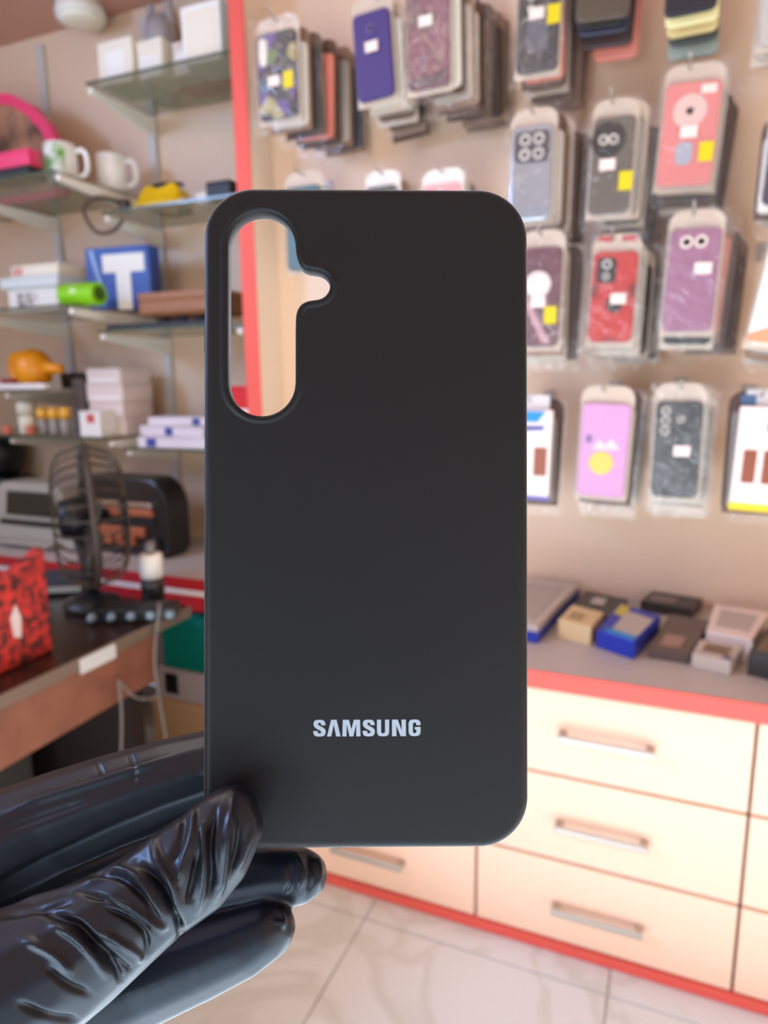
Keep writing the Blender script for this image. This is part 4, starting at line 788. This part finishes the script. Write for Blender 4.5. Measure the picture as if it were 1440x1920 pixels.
# ------------------------------------------------------------------ the gloved hand
CH = {  # (photo x, photo y, distance from lens, radius in m)
 'thumb': [(-330, 2080, .150, .021), (-160, 1960, .150, .0195), (20, 1852, .152, .0165), (130, 1790, .154, .0140), (220, 1728, .157, .0122), (290, 1676, .159, .0112), (350, 1632, .1605, .0116), (395, 1590, .162, .0105), (425, 1551, .1632, .0090), (437, 1526, .1640, .0068)],
 'index': [(-420, 1800, .184, .024), (-150, 1672, .190, .0175), (0, 1592, .193, .0158), (110, 1542, .195, .0143), (210, 1502, .1955, .0130), (310, 1466, .1955, .0118), (400, 1440, .1955, .0108), (480, 1422, .1935, .0098), (560, 1410, .1905, .0086), (600, 1404, .1885, .0072)],
 'web': [(-300, 1800, .186, .022), (-60, 1720, .192, .0150), (120, 1640, .196, .0125), (260, 1590, .198, .0110), (360, 1570, .199, .0090)],
 'middle': [(-300, 1900, .186, .022), (-60, 1800, .190, .0135), (150, 1715, .191, .0112), (300, 1680, .190, .0100), (430, 1658, .187, .0088), (510, 1645, .185, .0079), (556, 1642, .1838, .0074), (572, 1641, .1834, .0062)],
 'ring': [(-300, 2020, .176, .024), (-40, 1960, .178, .0165), (140, 1884, .179, .0134), (270, 1834, .179, .0116), (380, 1794, .178, .0100), (455, 1766, .177, .0086), (498, 1745, .1765, .0072), (512, 1738, .1762, .0060)],
 'little': [(-300, 2080, .186, .022), (-20, 1960, .196, .0125), (140, 1890, .201, .0100), (270, 1835, .202, .0085), (350, 1800, .201, .0075), (390, 1785, .200, .0062)],
 'palm': [(-900, 2560, .180, .030), (-640, 2300, .174, .031), (-420, 2080, .170, .034), (-300, 1960, .172, .032), (-220, 1900, .175, .026)],
}
sph = bmesh.new()
for nm, ch in CH.items():
    P = [PD(x, y, d) for x, y, d, r in ch]; rr = [r for *_, r in ch]
    for i in range(len(P) - 1):
        L = (P[i+1] - P[i]).length; n_ = max(2, int(L / 0.0016))
        for k in range(n_ + (1 if i == len(P) - 2 else 0)):
            f_ = k / n_; c = P[i].lerp(P[i+1], f_); r = rr[i] * (1 - f_) + rr[i+1] * f_
            bmesh.ops.create_icosphere(sph, subdivisions=2, radius=r, matrix=Matrix.Translation(c))
hm = bpy.data.meshes.new('glove_core'); sph.to_mesh(hm); sph.free()
tmp = bpy.data.objects.new('glove_core', hm); C.objects.link(tmp)
md = tmp.modifiers.new('remesh', 'REMESH'); md.mode = 'VOXEL'; md.voxel_size = 0.0005
md = tmp.modifiers.new('smooth', 'SMOOTH'); md.factor = 0.5; md.iterations = 22
dg = bpy.context.evaluated_depsgraph_get(); ev = tmp.evaluated_get(dg)
gm = bpy.data.meshes.new_from_object(ev); bpy.data.objects.remove(tmp)
nv = len(gm.vertices); co = np.empty(nv * 3); gm.vertices.foreach_get('co', co); co = co.reshape(-1, 3)
no = np.empty(nv * 3); gm.vertices.foreach_get('normal', no); no = no.reshape(-1, 3)
# folds of the loose glove: crest and crease lines over the thumb and finger tips
v = (co - CAM) @ R; u_ = np.stack([720 + F * v[:, 0] / v[:, 2], 960 + F * v[:, 1] / v[:, 2]], 1)
vd = co - CAM; vd /= np.linalg.norm(vd, axis=1)[:, None]; face = np.clip((-(no * vd).sum(1) + 0.15) / 0.5, 0, 1)
near = v[:, 2] < 0.172
FOLDS = [  # (lines over the thumb), half-width in photo px, height in mm
 ([(257, 1615), (293, 1652), (321, 1697), (337, 1734), (339, 1764)], 9, -1.7), ([(284, 1560), (298, 1615), (325, 1661), (332, 1707), (350, 1743)], 9, 0.9),
 ([(362, 1498), (362, 1560), (344, 1615), (334, 1665)], 8, 0.8), ([(345, 1520), (338, 1575), (318, 1625)], 7, -0.7), ([(380, 1532), (383, 1600), (380, 1661), (366, 1722)], 8, 0.8),
 ([(372, 1590), (362, 1650), (350, 1700)], 8, -0.9), ([(408, 1498), (395, 1578), (399, 1640), (390, 1690)], 7, -0.9), ([(440, 1488), (427, 1560), (419, 1633), (408, 1685)], 8, 0.9),
 ([(453, 1515), (446, 1590), (428, 1652)], 6, -0.7), ([(467, 1505), (475, 1550), (458, 1597), (438, 1640)], 7, 0.6),
 ([(150, 1640), (215, 1640), (257, 1670), (296, 1722)], 8, -0.9), ([(200, 1622), (250, 1640), (285, 1682), (312, 1728)], 7, 0.7), ([(192, 1679), (247, 1705), (293, 1734), (318, 1738)], 8, 0.8),
 ([(150, 1672), (210, 1690), (262, 1722), (300, 1756)], 6, -0.8), ([(183, 1697), (238, 1722), (272, 1752), (278, 1792)], 7, -0.9), ([(183, 1745), (220, 1764), (257, 1787), (264, 1808)], 8, 0.8),
 ([(60, 1700), (137, 1728), (183, 1773), (220, 1820), (226, 1848)], 9, -1.2), ([(192, 1778), (230, 1808), (246, 1822)], 6, -0.7), ([(90, 1730), (140, 1758), (180, 1800), (204, 1840)], 9, 0.7),
 ([(82, 1808), (119, 1842), (176, 1868)], 8, -0.7), ([(27, 1878), (92, 1906), (151, 1913)], 8, -0.7), ([(40, 1760), (100, 1790), (140, 1830)], 10, 0.6), ([(10, 1690), (80, 1680), (150, 1660), (210, 1640)], 8, 0.5), ([(0, 1720), (70, 1706), (140, 1690)], 7, -0.5),
]
FOLDS2 = [  # index, middle and ring fingers
 ([(0, 1530), (70, 1500), (150, 1476), (260, 1440), (340, 1415)], 10, 0.5), ([(0, 1560), (80, 1530), (170, 1500)], 8, -0.4), ([(240, 1405), (252, 1440), (250, 1470)], 5, -0.3), ([(180, 1425), (196, 1460)], 5, -0.3),
 ([(555, 1598), (568, 1635), (560, 1672)], 6, 0.5), ([(575, 1600), (584, 1640), (574, 1685)], 5, -0.6), ([(592, 1600), (600, 1632), (592, 1670)], 6, 0.5), ([(540, 1610), (545, 1650), (530, 1680)], 6, -0.4),
 ([(430, 1762), (490, 1740), (545, 1728)], 8, 0.6), ([(400, 1800), (470, 1775), (530, 1765)], 8, -0.5), ([(515, 1700), (530, 1722), (526, 1750)], 5, 0.5), ([(260, 1826), (340, 1822), (420, 1826)], 6, 0.5), ([(240, 1850), (330, 1852), (400, 1846)], 6, -0.5), ([(230, 1880), (310, 1878)], 6, 0.4)]
disp = np.zeros(nv)
for folds, msk in ((FOLDS, near), (FOLDS2, ~near)):
    for ln, wpx, amp in folds:
        pl = np.array([(q.x, q.y) for q in spline([(x, y, 0) for x, y in ln], 5)]); best = np.full(nv, 1e9); par = np.zeros(nv); ns = len(pl) - 1
        sel = np.where(msk & (u_[:, 0] > pl[:, 0].min() - 40) & (u_[:, 0] < pl[:, 0].max() + 40) & (u_[:, 1] > pl[:, 1].min() - 40) & (u_[:, 1] < pl[:, 1].max() + 40))[0]
        if not len(sel): continue
        uu = u_[sel]; bb = best[sel]; pp_ = par[sel]
        for s in range(ns):
            a, b2 = pl[s], pl[s + 1]; ab = b2 - a; tt = np.clip(((uu - a) @ ab) / (ab @ ab), 0, 1); dd = np.linalg.norm(uu - a - tt[:, None] * ab, axis=1)
            m_ = dd < bb; bb[m_] = dd[m_]; pp_[m_] = (s + tt[m_]) / ns
        disp[sel] += amp * np.exp(-(bb / (0.82 * wpx)) ** 2) * np.clip(np.sin(np.pi * np.clip(pp_, 0.02, 0.98)) * 1.6, 0.0, 1.0)
co2 = co + no * (disp * face * 0.0015)[:, None]
gm.vertices.foreach_set('co', co2.ravel()); gm.update()
for p_ in gm.polygons: p_.use_smooth = True
gl = mat('black_nitrile', (18, 20, 27), 0.38, spec=0.5, bump=(90, 0.06))
gl.node_tree.nodes['Principled BSDF'].inputs['Specular Tint'].default_value = (0.72, 0.84, 1.0, 1)
org = PD(-200, 1900, 0.172)
gm.transform(Matrix.Translation(-org))
gm.materials.clear()
gh = mesh_obj('gloved_hand', gm, gl, None, org)
tag(gh, 'hand in a wrinkled black glove pinching the lower corner of the held case', 'hand')
